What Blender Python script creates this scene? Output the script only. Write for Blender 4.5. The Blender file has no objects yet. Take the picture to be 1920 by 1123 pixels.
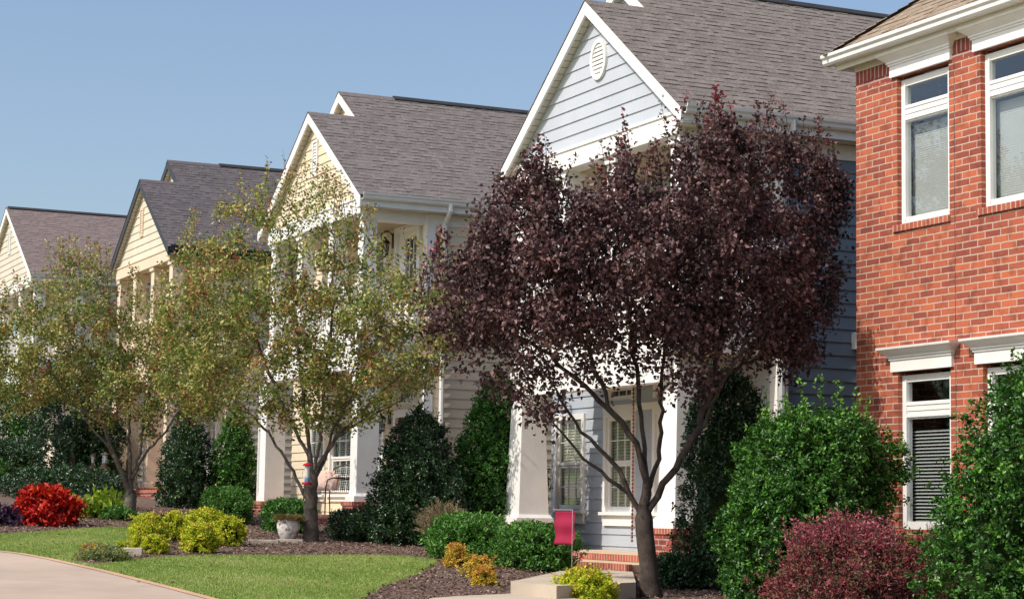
import bpy, math, random
import numpy as np
from mathutils import Vector, Matrix
R = math.radians
# ------------------------------------------------------------------ camera, sky, sun, exposure
sc = bpy.context.scene
COL = sc.collection
YAW, PIT, ROL = R(-65.006), R(6.018), R(0.9419)
fw = Vector((math.sin(YAW)*math.cos(PIT), math.cos(YAW)*math.cos(PIT), math.sin(PIT)))
rt = Vector((math.cos(YAW), -math.sin(YAW), 0)); up = rt.cross(fw)
rt2 = math.cos(ROL)*rt + math.sin(ROL)*up; up2 = -math.sin(ROL)*rt + math.cos(ROL)*up
cd = bpy.data.cameras.new("camera"); cam = bpy.data.objects.new("camera", cd); COL.objects.link(cam)
cam.matrix_world = Matrix(((rt2.x, up2.x, -fw.x, 0), (rt2.y, up2.y, -fw.y, 0), (rt2.z, up2.z, -fw.z, 1.6), (0, 0, 0, 1)))
cd.lens = 3801.86/1920*36; cd.sensor_width = 36; cd.clip_start = .1; cd.clip_end = 3000
sc.camera = cam
SUN = Vector((.07, -.675, .735)).normalized()
w = bpy.data.worlds.new("World"); sc.world = w; w.use_nodes = True
nt = w.node_tree; bg = nt.nodes["Background"]
sky = nt.nodes.new("ShaderNodeTexSky"); sky.sky_type = 'NISHITA'; sky.sun_disc = False
sky.sun_elevation = math.asin(SUN.z); sky.sun_rotation = math.atan2(SUN.x, SUN.y)
sky.air_density = 1.0; sky.dust_density = 3.1; sky.ozone_density = 1.6; sky.altitude = 200
nt.links.new(sky.outputs[0], bg.inputs[0]); bg.inputs[1].default_value = .15
sd = bpy.data.lights.new("sun", 'SUN'); sd.energy = 3.7; sd.angle = R(.5); sd.color = (1, .93, .82)
so = bpy.data.objects.new("sun", sd); COL.objects.link(so)
so.rotation_euler = SUN.to_track_quat('Z', 'Y').to_euler(); so.location = SUN*60
sc.view_settings.view_transform = 'Standard'; sc.view_settings.look = 'None'
sc.view_settings.exposure = 0.15; sc.view_settings.gamma = 1
sc.cycles.max_bounces = 6; sc.cycles.transparent_max_bounces = 8
rng = np.random.default_rng(7)
SL = .0375
def gz(x): return -SL*min(0, max(-100, x))
# ------------------------------------------------------------------ materials
M = {}
def newmat(name):
    m = bpy.data.materials.new(name); m.use_nodes = True
    n = m.node_tree; b = n.nodes["Principled BSDF"]; M[name] = m
    return m, n, b
def N(n, t, **k):
    x = n.nodes.new(t)
    for a, v in k.items(): setattr(x, a, v)
    return x
def mixc(n, a, b, fac=None, mode='MIX'):
    x = N(n, "ShaderNodeMix", data_type='RGBA', blend_type=mode)
    for s, v in ((6, a), (7, b)):
        if isinstance(v, (tuple, list)): x.inputs[s].default_value = (*v[:3], 1)
        else: n.links.new(v, x.inputs[s])
    if fac is not None:
        if isinstance(fac, (int, float)): x.inputs[0].default_value = fac
        else: n.links.new(fac, x.inputs[0])
    return x.outputs[2]
def noise(n, scale, detail=4, rough=.6, vec=None, coord='Object'):
    tc = N(n, "ShaderNodeTexCoord"); x = N(n, "ShaderNodeTexNoise")
    x.inputs["Scale"].default_value = scale; x.inputs["Detail"].default_value = detail; x.inputs["Roughness"].default_value = rough
    n.links.new(vec if vec else tc.outputs[coord], x.inputs["Vector"]); return x.outputs["Fac"]
def ramp(n, fac, stops, interp='LINEAR'):
    x = N(n, "ShaderNodeValToRGB"); e = x.color_ramp.elements; x.color_ramp.interpolation = interp
    while len(e) < len(stops): e.new(.5)
    for k, (p, c) in enumerate(stops): e[k].position = p; e[k].color = (*c, 1)
    n.links.new(fac, x.inputs[0]); return x.outputs[0]
def bump(n, b, h, strength, dist=.01):
    x = N(n, "ShaderNodeBump"); x.inputs["Strength"].default_value = strength; x.inputs["Distance"].default_value = dist
    n.links.new(h, x.inputs["Height"]); n.links.new(x.outputs[0], b.inputs["Normal"])
def paint(name, c, rough=.55, var=.12, scale=3.0, bmp=.15, metal=0, spec=.4):
    m, n, b = newmat(name)
    f1 = noise(n, scale, 5, .65); f2 = noise(n, scale*14, 3)
    d = tuple(v*(1-var*1.6) for v in c); l = tuple(min(1, v*(1+var*.5)) for v in c)
    c1 = ramp(n, f1, ((.3, d), (.62, l)))
    c2 = mixc(n, c1, tuple(v*.86 for v in c), ramp(n, f2, ((.55, (0, 0, 0)), (.8, (.5, .5, .5)))))
    n.links.new(c2, b.inputs["Base Color"]); b.inputs["Roughness"].default_value = rough
    b.inputs["Metallic"].default_value = metal; b.inputs["Specular IOR Level"].default_value = spec
    if bmp: bump(n, b, f2, bmp)
    return m
paint('white_paint', (.80, .79, .77), .45, .05)
paint('gutter_white', (.78, .78, .77), .3, .04)
paint('soffit_cream', (.66, .62, .53), .6, .06)
paint('blue_siding', (.42, .46, .52), .55, .06, 1.6)
paint('blue_siding_shaded', (.155, .215, .27), .55, .06, 1.6)  # blue paint again, with the shade of the narrow side gap in the colour
paint('pale_siding', (.47, .505, .56), .55, .04, 1.6)
paint('cream_siding', (.70, .60, .44), .55, .05, 1.6)
paint('beige_siding', (.66, .585, .46), .55, .05, 1.6)
paint('sand_siding', (.62, .56, .46), .55, .05, 1.6)
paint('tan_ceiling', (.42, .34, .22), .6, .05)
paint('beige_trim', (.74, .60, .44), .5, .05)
paint('dark_trim', (.035, .037, .045), .5, .1)
paint('ridge_vent', (.03, .03, .033), .8, .2)
paint('iron', (.02, .018, .016), .4, .2)
paint('red_door', (.22, .02, .02), .35, .05)
paint('cream_blind', (.85, .83, .58), .6, .03)
paint('grey_blind', (.62, .62, .60), .6, .03)
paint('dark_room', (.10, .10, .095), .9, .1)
paint('box_grey', (.45, .46, .47), .5, .06)
paint('chair_wood', (.62, .26, .07), .45, .15)
paint('cushion', (.66, .47, .40), .8, .10, 30)
paint('white_flower', (.80, .72, .60), .7, .1, 20)
paint('feeder_red', (.45, .01, .03), .35, .05)
paint('feeder_blue', (.12, .30, .55), .3, .05)
paint('feeder_wood', (.24, .15, .11), .7, .2)
paint('copper', (.20, .06, .035), .4, .2, metal=.6)
paint('stone_edge', (.42, .36, .31), .8, .25, 5, .4)
paint('bark_grey', (.15, .125, .10), .85, .45, 9, .8)
paint('bark_plum', (.065, .047, .038), .85, .45, 9, .8)
paint('core_twig_green', (.022, .038, .012), .95, .3, 9, .3, spec=.05)  # shrub shoots, and shrub cores with the gap shade in the colour
m, n, b = newmat('flag_cloth'); f = noise(n, 60, 2)
n.links.new(ramp(n, f, ((.3, (.26, .002, .034)), (.7, (.34, .005, .05)))), b.inputs["Base Color"]); b.inputs["Roughness"].default_value = .7
m, n, b = newmat('urn_plaster'); f = noise(n, 14, 6, .7)
n.links.new(ramp(n, f, ((.40, (.16, .13, .11)), (.50, (.60, .56, .52)), (.75, (.75, .72, .69)))), b.inputs["Base Color"]); b.inputs["Roughness"].default_value = .85; bump(n, b, f, .5)
# concrete of the road and paths
def concrete(name, c, joints=False):
    m, n, b = newmat(name)
    f1 = noise(n, .5, 6, .65); f2 = noise(n, 6, 6, .7); f3 = noise(n, 120, 2)
    c1 = ramp(n, f1, ((.32, tuple(v*.78 for v in c)), (.62, tuple(v*1.06 for v in c))))
    c2 = mixc(n, c1, tuple(v*.66 for v in c), ramp(n, f2, ((.58, (0, 0, 0)), (.78, (.55, .55, .55)))))
    c3 = mixc(n, c2, tuple(v*.8 for v in c), ramp(n, f3, ((.5, (0, 0, 0)), (.7, (.5, .5, .5)))))
    n.links.new(c3, b.inputs["Base Color"]); b.inputs["Roughness"].default_value = .85; bump(n, b, f3, .25)
concrete('road_concrete', (.48, .375, .295)); concrete('step_concrete', (.50, .42, .33)); concrete('edge_concrete', (.56, .35, .22)); concrete('porch_concrete', (.60, .45, .31))
# brick: texture in metres from the UV map
def brick(name, c1, c2, mortar, bw=.254, rh=.0762, ms=.010, offset=.5):
    m, n, b = newmat(name)
    uv = N(n, "ShaderNodeUVMap"); t = N(n, "ShaderNodeTexBrick"); t.offset = offset
    # a little waviness so that no course is ruled
    nz = N(n, "ShaderNodeTexNoise"); nz.inputs["Scale"].default_value = 9; n.links.new(uv.outputs[0], nz.inputs["Vector"])
    va = N(n, "ShaderNodeVectorMath", operation='SUBTRACT'); n.links.new(nz.outputs["Color"], va.inputs[0]); va.inputs[1].default_value = (.5, .5, .5)
    vs = N(n, "ShaderNodeVectorMath", operation='SCALE'); n.links.new(va.outputs[0], vs.inputs[0]); vs.inputs["Scale"].default_value = .009
    vd = N(n, "ShaderNodeVectorMath", operation='ADD'); n.links.new(uv.outputs[0], vd.inputs[0]); n.links.new(vs.outputs[0], vd.inputs[1])
    n.links.new(vd.outputs[0], t.inputs["Vector"])
    for k, v in (("Scale", 1), ("Mortar Size", ms), ("Mortar Smooth", .15), ("Bias", -.1), ("Brick Width", bw), ("Row Height", rh)): t.inputs[k].default_value = v
    t.inputs["Color1"].default_value = (*c1, 1); t.inputs["Color2"].default_value = (*c2, 1); t.inputs["Mortar"].default_value = (*mortar, 1)
    f = noise(n, 45, 5, .7); g = noise(n, 1.2, 3)
    c = mixc(n, t.outputs["Color"], (.13, .035, .03), ramp(n, f, ((.52, (0, 0, 0)), (.75, (.55, .55, .55)))))
    c = mixc(n, c, (.60, .18, .075), ramp(n, f, ((.26, (.5, .5, .5)), (.44, (0, 0, 0)))))
    c = mixc(n, c, tuple(v for v in mortar), mixc(n, (0, 0, 0), t.outputs["Fac"], .85))
    k7 = noise(n, 6.5, 2, .5)
    c = mixc(n, c, (.62, .58, .58), ramp(n, k7, ((.50, (0, 0, 0)), (.66, (.75, .75, .75)))), 'MULTIPLY')
    c = mixc(n, c, (.8, .8, .8), ramp(n, g, ((.35, (.0, .0, .0)), (.7, (.5, .5, .5)))), 'MULTIPLY')
    n.links.new(c, b.inputs["Base Color"]); b.inputs["Roughness"].default_value = .85
    inv = N(n, "ShaderNodeMath", operation='SUBTRACT'); inv.inputs[0].default_value = 1; n.links.new(t.outputs["Fac"], inv.inputs[1])
    ad = N(n, "ShaderNodeMath", operation='MULTIPLY_ADD'); n.links.new(f, ad.inputs[0]); ad.inputs[1].default_value = .35; n.links.new(inv.outputs[0], ad.inputs[2])
    bump(n, b, ad.outputs[0], .8, .006)
brick('red_brick', (.50, .125, .056), (.22, .046, .034), (.52, .39, .31), ms=.0072)
brick('soldier_brick', (.34, .06, .04), (.22, .04, .03), (.50, .36, .31), bw=.0762, rh=.254, offset=0)
brick('rowlock_brick', (.46, .12, .06), (.32, .06, .04), (.52, .36, .28), bw=.0762, rh=.30, offset=0)
brick('pier_brick', (.36, .06, .04), (.16, .04, .035), (.42, .30, .25), bw=.22)
# roof shingles: colour from the tint of each tab
def tinted(name, stops, rough=.9, var=.28, scale=34, spec=.2, bmp=.3):
    m, n, b = newmat(name)
    a = N(n, "ShaderNodeAttribute"); a.attribute_name = 'tint'
    c = ramp(n, a.outputs["Fac"], stops); f = noise(n, scale, 3, .7)
    c = mixc(n, c, (1-var*1.6,)*3, ramp(n, f, ((.35, (1, 1, 1)), (.65, (0, 0, 0)))), 'MULTIPLY')
    n.links.new(c, b.inputs["Base Color"]); b.inputs["Roughness"].default_value = rough; b.inputs["Specular IOR Level"].default_value = spec
    bump(n, b, f, bmp)
tinted('shingle_brown', ((0, (.16, .14, .13)), (.5, (.25, .217, .20)), (1, (.35, .30, .275))))
tinted('shingle_grey', ((0, (.14, .122, .12)), (.5, (.225, .197, .19)), (1, (.31, .27, .26))))
tinted('shingle_dark', ((0, (.09, .080, .088)), (.5, (.15, .133, .142)), (1, (.20, .18, .19))))
tinted('shingle_mauve', ((0, (.21, .16, .155)), (.5, (.26, .205, .197)), (1, (.30, .24, .23))))
tinted('shingle_tan', ((0, (.20, .15, .115)), (.5, (.36, .28, .21)), (1, (.46, .37, .29))))
tinted('bark_chip', ((0, (.07, .036, .026)), (.5, (.22, .135, .10)), (1, (.48, .36, .30))))
# leaves
def leafmat(name, stops, rough=.5, trans=.25, spec=.4, tcol=None):
    m, n, b = newmat(name)
    a = N(n, "ShaderNodeAttribute"); a.attribute_name = 'tint'
    c = ramp(n, a.outputs["Fac"], stops)
    n.links.new(c, b.inputs["Base Color"]); b.inputs["Roughness"].default_value = rough; b.inputs["Specular IOR Level"].default_value = spec
    t = N(n, "ShaderNodeBsdfTranslucent"); n.links.new(mixc(n, c, tcol or (1.0, 1.0, .5), 1, 'MULTIPLY') if tcol else c, t.inputs[0])
    x = N(n, "ShaderNodeMixShader"); x.inputs[0].default_value = trans
    n.links.new(b.outputs[0], x.inputs[1]); n.links.new(t.outputs[0], x.inputs[2]); n.links.new(x.outputs[0], n.nodes["Material Output"].inputs[0])
leafmat('plum_leaf', ((0, (.026, .011, .012)), (.5, (.080, .034, .038)), (.8, (.175, .092, .092)), (.93, (.27, .145, .14)), (1, (.36, .02, .05))), .5, .15, .4)
leafmat('crab_leaf', ((0, (.08, .15, .03)), (.35, (.22, .28, .06)), (.58, (.46, .43, .12)), (.74, (.66, .53, .22)), (.80, (.40, .19, .09)), (1, (.30, .06, .045))), .5, .3, .3)
leafmat('holly_leaf', ((0, (.014, .055, .010)), (.5, (.038, .13, .018)), (.85, (.085, .25, .03)), (1, (.18, .38, .05))), .36, .2, .4)
leafmat('bright_holly_leaf', ((0, (.012, .045, .008)), (.5, (.034, .115, .015)), (.85, (.085, .24, .03)), (1, (.20, .42, .06))), .36, .25, .4)
leafmat('dark_shaded_leaf', ((0, (.008, .026, .010)), (.5, (.017, .05, .016)), (.9, (.04, .10, .03)), (1, (.09, .18, .05))), .3, .12, .5)  # darker greens; shade over the dim shrubs is put into the leaf colour
leafmat('box_leaf', ((0, (.02, .07, .010)), (.5, (.055, .17, .02)), (1, (.15, .34, .05))), .4, .25, .4)
leafmat('lime_leaf', ((0, (.20, .30, .01)), (.5, (.46, .54, .02)), (.85, (.66, .64, .05)), (1, (.66, .42, .10))), .5, .3, .3)
leafmat('gold_leaf', ((0, (.30, .34, .04)), (.35, (.52, .46, .05)), (.7, (.66, .42, .06)), (1, (.70, .30, .08))), .55, .3, .3)
leafmat('loro_leaf', ((0, (.07, .05, .025)), (.35, (.13, .11, .05)), (.5, (.17, .05, .045)), (.75, (.29, .05, .065)), (1, (.46, .14, .17))), .5, .25, .3)
leafmat('red_leaf', ((0, (.20, .003, .004)), (.6, (.50, .010, .008)), (1, (.66, .07, .012))), .5, .2, .3)
leafmat('purple_leaf', ((0, (.03, .015, .035)), (.6, (.11, .055, .11)), (1, (.28, .18, .27))), .45, .2, .4)
leafmat('chartreuse_leaf', ((0, (.20, .36, .03)), (.6, (.42, .58, .05)), (1, (.60, .66, .15))), .5, .3, .3)
leafmat('daisy_leaf', ((0, (.10, .16, .05)), (.7, (.24, .29, .12)), (.84, (.30, .33, .16)), (.86, (.72, .50, .01)), (1, (.78, .60, .02))), .55, .2, .3)
leafmat('rust_leaf', ((0, (.30, .14, .06)), (.7, (.44, .22, .10)), (.9, (.30, .30, .08)), (1, (.70, .45, .03))), .6, .2, .2)
leafmat('tuft_leaf', ((0, (.18, .14, .08)), (1, (.42, .35, .22))), .6, .3, .2)
leafmat('dry_leaf', ((0, (.20, .15, .06)), (.6, (.32, .24, .11)), (1, (.20, .22, .06))), .7, .25, .2)
leafmat('white_bloom', ((0, (.6, .5, .35)), (1, (.85, .8, .72))), .6, .2, .2)
leafmat('grass_leaf', ((0, (.18, .28, .06)), (.4, (.30, .40, .10)), (.8, (.46, .49, .19)), (1, (.60, .52, .32))), .6, .35, .2)
# ground cover
m, n, b = newmat('lawn_soil'); f1 = noise(n, .8, 5); f2 = noise(n, 25, 5, .7)
c = mixc(n, ramp(n, f1, ((.3, (.24, .32, .07)), (.7, (.34, .42, .11)))), (.16, .22, .05), ramp(n, f2, ((.45, (0, 0, 0)), (.7, (.7, .7, .7)))))
n.links.new(c, b.inputs["Base Color"]); b.inputs["Roughness"].default_value = .9; bump(n, b, f2, .6, .02)
m, n, b = newmat('mulch'); f1 = noise(n, 1.3, 4); f2 = noise(n, 38, 6, .75)
c = ramp(n, f2, ((.32, (.045, .024, .018)), (.5, (.16, .098, .074)), (.7, (.36, .26, .21))))
c = mixc(n, c, (.75, .75, .75), ramp(n, f1, ((.35, (.0, .0, .0)), (.7, (.7, .7, .7)))), 'MULTIPLY')
n.links.new(c, b.inputs["Base Color"]); b.inputs["Roughness"].default_value = .95; bump(n, b, f2, 1, .03)
# glass: see-through with a sky reflection
m, n, b = newmat('window_glass')
g = N(n, "ShaderNodeBsdfGlossy"); g.inputs["Roughness"].default_value = .03; g.inputs[0].default_value = (.9, .95, 1, 1)
t = N(n, "ShaderNodeBsdfTransparent"); t.inputs[0].default_value = (.78, .82, .82, 1)
lw = N(n, "ShaderNodeLayerWeight"); lw.inputs[0].default_value = .5
pw = N(n, "ShaderNodeMath", operation='POWER'); n.links.new(lw.outputs["Facing"], pw.inputs[0]); pw.inputs[1].default_value = 3
ma = N(n, "ShaderNodeMath", operation='MULTIPLY_ADD'); n.links.new(pw.outputs[0], ma.inputs[0]); ma.inputs[1].default_value = .85; ma.inputs[2].default_value = .10
x = N(n, "ShaderNodeMixShader"); n.links.new(ma.outputs[0], x.inputs[0]); n.links.new(t.outputs[0], x.inputs[1]); n.links.new(g.outputs[0], x.inputs[2])
n.links.new(x.outputs[0], n.nodes["Material Output"].inputs[0]); n.nodes.remove(b)
# ------------------------------------------------------------------ mesh helpers
class MB:
    def __init__(s): s.v = []; s.f = []; s.t = []; s.sw = []
    def poly(s, pts, tint=.5, swap=False):
        k = len(s.v); s.v += [tuple(p) for p in pts]; s.f.append(tuple(range(k, k+len(pts)))); s.t.append(tint); s.sw.append(swap)
    def box(s, x0, x1, y0, y1, z0, z1, tint=.5):
        k = len(s.v)
        s.v += [(x0, y0, z0), (x1, y0, z0), (x1, y1, z0), (x0, y1, z0), (x0, y0, z1), (x1, y0, z1), (x1, y1, z1), (x0, y1, z1)]
        for q in ((3, 2, 1, 0), (4, 5, 6, 7), (0, 1, 5, 4), (1, 2, 6, 5), (2, 3, 7, 6), (3, 0, 4, 7)):
            s.f.append(tuple(k+i for i in q)); s.t.append(tint); s.sw.append(False)
    def frustum(s, cx, cy, z0, z1, ax0, ay0, ax1, ay1):
        k = len(s.v)
        s.v += [(cx-ax0, cy-ay0, z0), (cx+ax0, cy-ay0, z0), (cx+ax0, cy+ay0, z0), (cx-ax0, cy+ay0, z0), (cx-ax1, cy-ay1, z1), (cx+ax1, cy-ay1, z1), (cx+ax1, cy+ay1, z1), (cx-ax1, cy+ay1, z1)]
        for q in ((3, 2, 1, 0), (4, 5, 6, 7), (0, 1, 5, 4), (1, 2, 6, 5), (2, 3, 7, 6), (3, 0, 4, 7)):
            s.f.append(tuple(k+i for i in q)); s.t.append(.5); s.sw.append(False)
    def extrude(s, pts, d, tint=.5):              # planar polygon pushed along d
        d = Vector(d); a = [Vector(p) for p in pts]; bq = [p+d for p in a]
        nrm = (a[1]-a[0]).cross(a[2]-a[1])
        if nrm.dot(d) > 0: a, bq = bq, a; 
        if nrm.dot(d) > 0: a, bq = a, bq
        s.poly(a if nrm.dot(d) <= 0 else a, tint); s.poly(bq[::-1], tint)
        for i in range(len(a)):
            j = (i+1) % len(a); s.poly([a[j], a[i], bq[i], bq[j]], tint)
    def tube(s, pts, rad, n=6, caps=True):
        pts = [Vector(p) for p in pts]
        if isinstance(rad, (int, float)): rad = [rad]*len(pts)
        rings = []; prev = None
        for i, p in enumerate(pts):
            d = (pts[min(i+1, len(pts)-1)]-pts[max(i-1, 0)]).normalized()
            if prev is None: a = d.orthogonal().normalized()
            else:
                a = prev-d*prev.dot(d); a = a.normalized() if a.length > 1e-6 else d.orthogonal().normalized()
            prev = a; bb = d.cross(a); k = len(s.v)
            for j in range(n):
                th = 2*math.pi*j/n; s.v.append(tuple(p+(a*math.cos(th)+bb*math.sin(th))*rad[i]))
            rings.append(k)
        for r0, r1 in zip(rings, rings[1:]):
            for j in range(n):
                s.f.append((r0+j, r0+(j+1) % n, r1+(j+1) % n, r1+j)); s.t.append(.5); s.sw.append(False)
        if caps:
            s.f.append(tuple(rings[0]+j for j in range(n))[::-1]); s.f.append(tuple(rings[-1]+j for j in range(n))); s.t += [.5, .5]; s.sw += [False]*2
    def lathe(s, prof, c, n=24):
        k0 = len(s.v)
        for r_, z in prof:
            for j in range(n): s.v.append((c[0]+r_*math.cos(2*math.pi*j/n), c[1]+r_*math.sin(2*math.pi*j/n), c[2]+z))
        for i in range(len(prof)-1):
            for j in range(n):
                a = k0+i*n; s.f.append((a+j, a+(j+1) % n, a+n+(j+1) % n, a+n+j)); s.t.append(.5); s.sw.append(False)
    def build(s, name, mat, parent=None, smooth=False, keep=False):
        me = bpy.data.meshes.new(name)
        off = Vector((0, 0, 0))
        if parent is not None:
            off = Vector(parent.get('_o', (0, 0, 0)))
        v = np.array(s.v, dtype=np.float64)-np.array(off)
        me.from_pydata([tuple(q) for q in v.tolist()], [], s.f)
        me.materials.append(M[mat])
        nf = len(me.polygons)
        nrm = np.zeros(nf*3); me.polygons.foreach_get('normal', nrm); nrm = np.abs(nrm.reshape(-1, 3))
        tot = np.zeros(nf, int); me.polygons.foreach_get('loop_total', tot)
        vi = np.zeros(len(me.loops), int); me.loops.foreach_get('vertex_index', vi)
        ax = np.repeat(nrm.argmax(1), tot); co = np.array(s.v)[vi]
        uv = np.where((ax == 0)[:, None], co[:, [1, 2]], np.where((ax == 1)[:, None], co[:, [0, 2]], co[:, [0, 1]]))
        sw = np.repeat(np.array(s.sw), tot)
        uv[sw] = uv[sw][:, ::-1]
        l = me.uv_layers.new(name='UVMap'); l.data.foreach_set('uv', uv.astype(np.float32).ravel())
        at = me.attributes.new('tint', 'FLOAT', 'FACE'); at.data.foreach_set('value', np.array(s.t, dtype=np.float32))
        if smooth: me.polygons.foreach_set('use_smooth', [True]*nf)
        me.update()
        o = bpy.data.objects.new(name, me); COL.objects.link(o)
        if parent is not None: o.parent = parent; o['_o'] = tuple(off)
        return o
def tag(o, label=None, cat=None, group=None, kind=None):
    for k, v in (('label', label), ('category', cat), ('group', group), ('kind', kind)):
        if v: o[k] = v
    return o
def thing(name, loc, label, cat, group=None):
    o = bpy.data.objects.new(name, None); COL.objects.link(o); o.location = loc; o['_o'] = tuple(loc); o.empty_display_size = .2
    return tag(o, label, cat, group)
def cam_xy(base, u, wd=0.0):                       # u metres across the view, wd metres away from the street corner
    return (base[0]+.4226*u-.9063*wd, base[1]+.9063*u+.4226*wd)
# ------------------------------------------------------------------ ground, road, beds
def sheet(name, poly, off, mat, kind='structure'):
    mb = MB()
    from mathutils.geometry import tessellate_polygon
    vs = [Vector((x, y, -SL*x+off)) for x, y in poly]
    for t in tessellate_polygon([vs]):
        q = [vs[i] for i in t]
        if (q[1]-q[0]).cross(q[2]-q[0]).z < 0: q = q[::-1]
        mb.poly(q)
    return tag(mb.build(name, mat), kind=kind)
mb = MB()
xs = [-900, -100, -60, -30, 0, 900]; ys = [-900, -40, 0, 20, 60, 900]
for i in range(5):
    for j in range(5):
        mb.poly([(xs[i], ys[j], gz(xs[i])), (xs[i+1], ys[j], gz(xs[i+1])), (xs[i+1], ys[j+1], gz(xs[i+1])), (xs[i], ys[j+1], gz(xs[i]))])
tag(mb.build('ground', 'lawn_soil'), kind='structure')
edge = [(-99, -2), (-60, 1.0), (-40, 3.5), (-33, 4.35), (-30, 4.75), (-28, 5.05), (-26.81, 5.23), (-26.28, 5.44), (-25.25, 5.58), (-23.19, 5.74), (-21.19, 5.82), (-19.41, 5.87), (-14, 5.9), (-.5, 5.9)]
sheet('road', edge+[(-.5, -7), (-99, -14)], .004, 'road_concrete')
eb = [(x+.02, y-.11) for x, y in edge]
sheet('road_edge_strip', edge+eb[::-1], .010, 'edge_concrete')
bed = [(-62, 5.2), (-45, 5.2), (-34, 5.35), (-31.3, 5.7), (-30.9, 6.1), (-31.6, 6.7), (-32.5, 7.4), (-33.5, 8.3), (-33.2, 8.75), (-32, 8.6), (-30.5, 8.2), (-28.6, 7.5), (-27.4, 7.0), (-25.8, 6.15), (-24.9, 5.70), (-24.2, 5.76), (-24.3, 6.0), (-25.1, 6.55), (-25.8, 7.3), (-26.1, 8.2), (-26.1, 9.06), (-26.3, 10.1), (-26.15, 10.6), (-25.5, 10.75), (-24.8, 10.55), (-23.9, 10.05), (-22.7, 9.4), (-21.6, 8.7), (-20.6, 8.1), (-19.4, 7.45), (-18.2, 6.9), (-16, 6.5), (-9, 6.2), (-9, 27), (-80, 27), (-80, 5.2)]
sheet('garden_bed', bed, .012, 'mulch')
def inside(px_, py_, poly):
    c = np.zeros(len(px_), bool); n_ = len(poly); j = n_-1
    for i in range(n_):
        xi, yi = poly[i]; xj, yj = poly[j]
        k = ((yi > py_) != (yj > py_)) & (px_ < (xj-xi)*(py_-yi)/(yj-yi+1e-12)+xi); c ^= k; j = i
    return c
def fastmesh(name, verts, nper, faces_local, tints, mat, parent=None, kind=None):
    """many copies of one small face pattern: verts (n, nper, 3), faces_local list of tuples of equal length"""
    n_ = len(verts); off = np.array(parent.get('_o', (0, 0, 0))) if parent is not None else np.zeros(3)
    V = (verts-off).reshape(-1, 3).astype(np.float32); fl = np.array(faces_local); nl = fl.shape[1]
    F = (np.arange(n_)[:, None, None]*nper+fl[None]).reshape(-1, nl); nf = len(F)
    me = bpy.data.meshes.new(name); me.vertices.add(len(V)); me.vertices.foreach_set('co', V.ravel())
    me.loops.add(nf*nl); me.loops.foreach_set('vertex_index', F.ravel().astype(np.int32))
    me.polygons.add(nf); me.polygons.foreach_set('loop_start', np.arange(0, nf*nl, nl, dtype=np.int32))
    me.update(calc_edges=True)
    at = me.attributes.new('tint', 'FLOAT', 'FACE'); at.data.foreach_set('value', np.repeat(tints, len(fl)).astype(np.float32))
    me.materials.append(M[mat]); me.validate()
    o = bpy.data.objects.new(name, me); COL.objects.link(o)
    if parent is not None: o.parent = parent; o['_o'] = tuple(off)
    if kind: o['kind'] = kind
    return o
def leaves(name, P, A, Nn, L, W, tint, mat, parent=None, fold=.25, kind=None):
    A = A/np.linalg.norm(A, axis=1, keepdims=True); S = np.cross(A, Nn); S /= np.linalg.norm(S, axis=1, keepdims=True)+1e-9; Nn = np.cross(S, A)
    L = L[:, None]; W = W[:, None]
    v = np.stack([P, P+A*L*.45+S*W*.5+Nn*W*fold, P+A*L-Nn*L*.12, P+A*L*.45-S*W*.5+Nn*W*fold], 1)
    return fastmesh(name, v, 4, [(0, 1, 2), (0, 2, 3)], tint, mat, parent, kind)
def rvec(n_):
    v = rng.normal(size=(n_, 3)); return v/np.linalg.norm(v, axis=1, keepdims=True)
# bark chips
n0 = 75000
cx = rng.uniform(-42, -16, n0); cy = rng.uniform(5.2, 13, n0); k = inside(cx, cy, bed) & (cy < 13)
cx = cx[k]; cy = cy[k]; n1 = len(cx)
P = np.stack([cx, cy, -SL*cx+.016+rng.random(n1)*.02], 1); A = rvec(n1); A[:, 2] *= .25; Nn = rvec(n1)*.45+np.array([0, 0, 1])
leaves('bark_chips', P, A, Nn, rng.uniform(.02, .07, n1), rng.uniform(.012, .03, n1), rng.random(n1), 'bark_chip', fold=0, kind='stuff')
# grass
n0 = 330000
gx = -34.5+rng.random(n0)*17; gy = rng.uniform(5.2, 11, n0)
edx = np.array([e[0] for e in edge]); edy = np.array([e[1] for e in edge]); ye = np.interp(gx, edx, edy)
k = (gy > ye+.0) & ~inside(gx, gy, [(a, b_+.02) for a, b_ in bed]); gx = gx[k]; gy = gy[k]; n1 = len(gx)
dist = np.hypot(gx, gy); A = rvec(n1)*.55+np.array([0, 0, 1.0])
big = np.sin(gx*1.7+1.3*np.sin(gy*2.1))*.5+np.sin(gy*3.3+gx*.7)*.3
big = big+.45*np.sin(gx*6.1+np.sin(gy*5)*2)*np.sin(gy*7.3+1.5*np.sin(gx*4))+.35*np.sin(gx*14+gy*3)*np.sin(gy*17-gx*5); tint = np.clip(.42+big*.20+rng.normal(size=n1)*.2, 0, 1)
leaves('grass', np.stack([gx, gy, -SL*gx], 1), A, rvec(n1), rng.uniform(.018, .045, n1), rng.uniform(.006, .012, n1), tint, 'grass_leaf', fold=0, kind='stuff')
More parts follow.
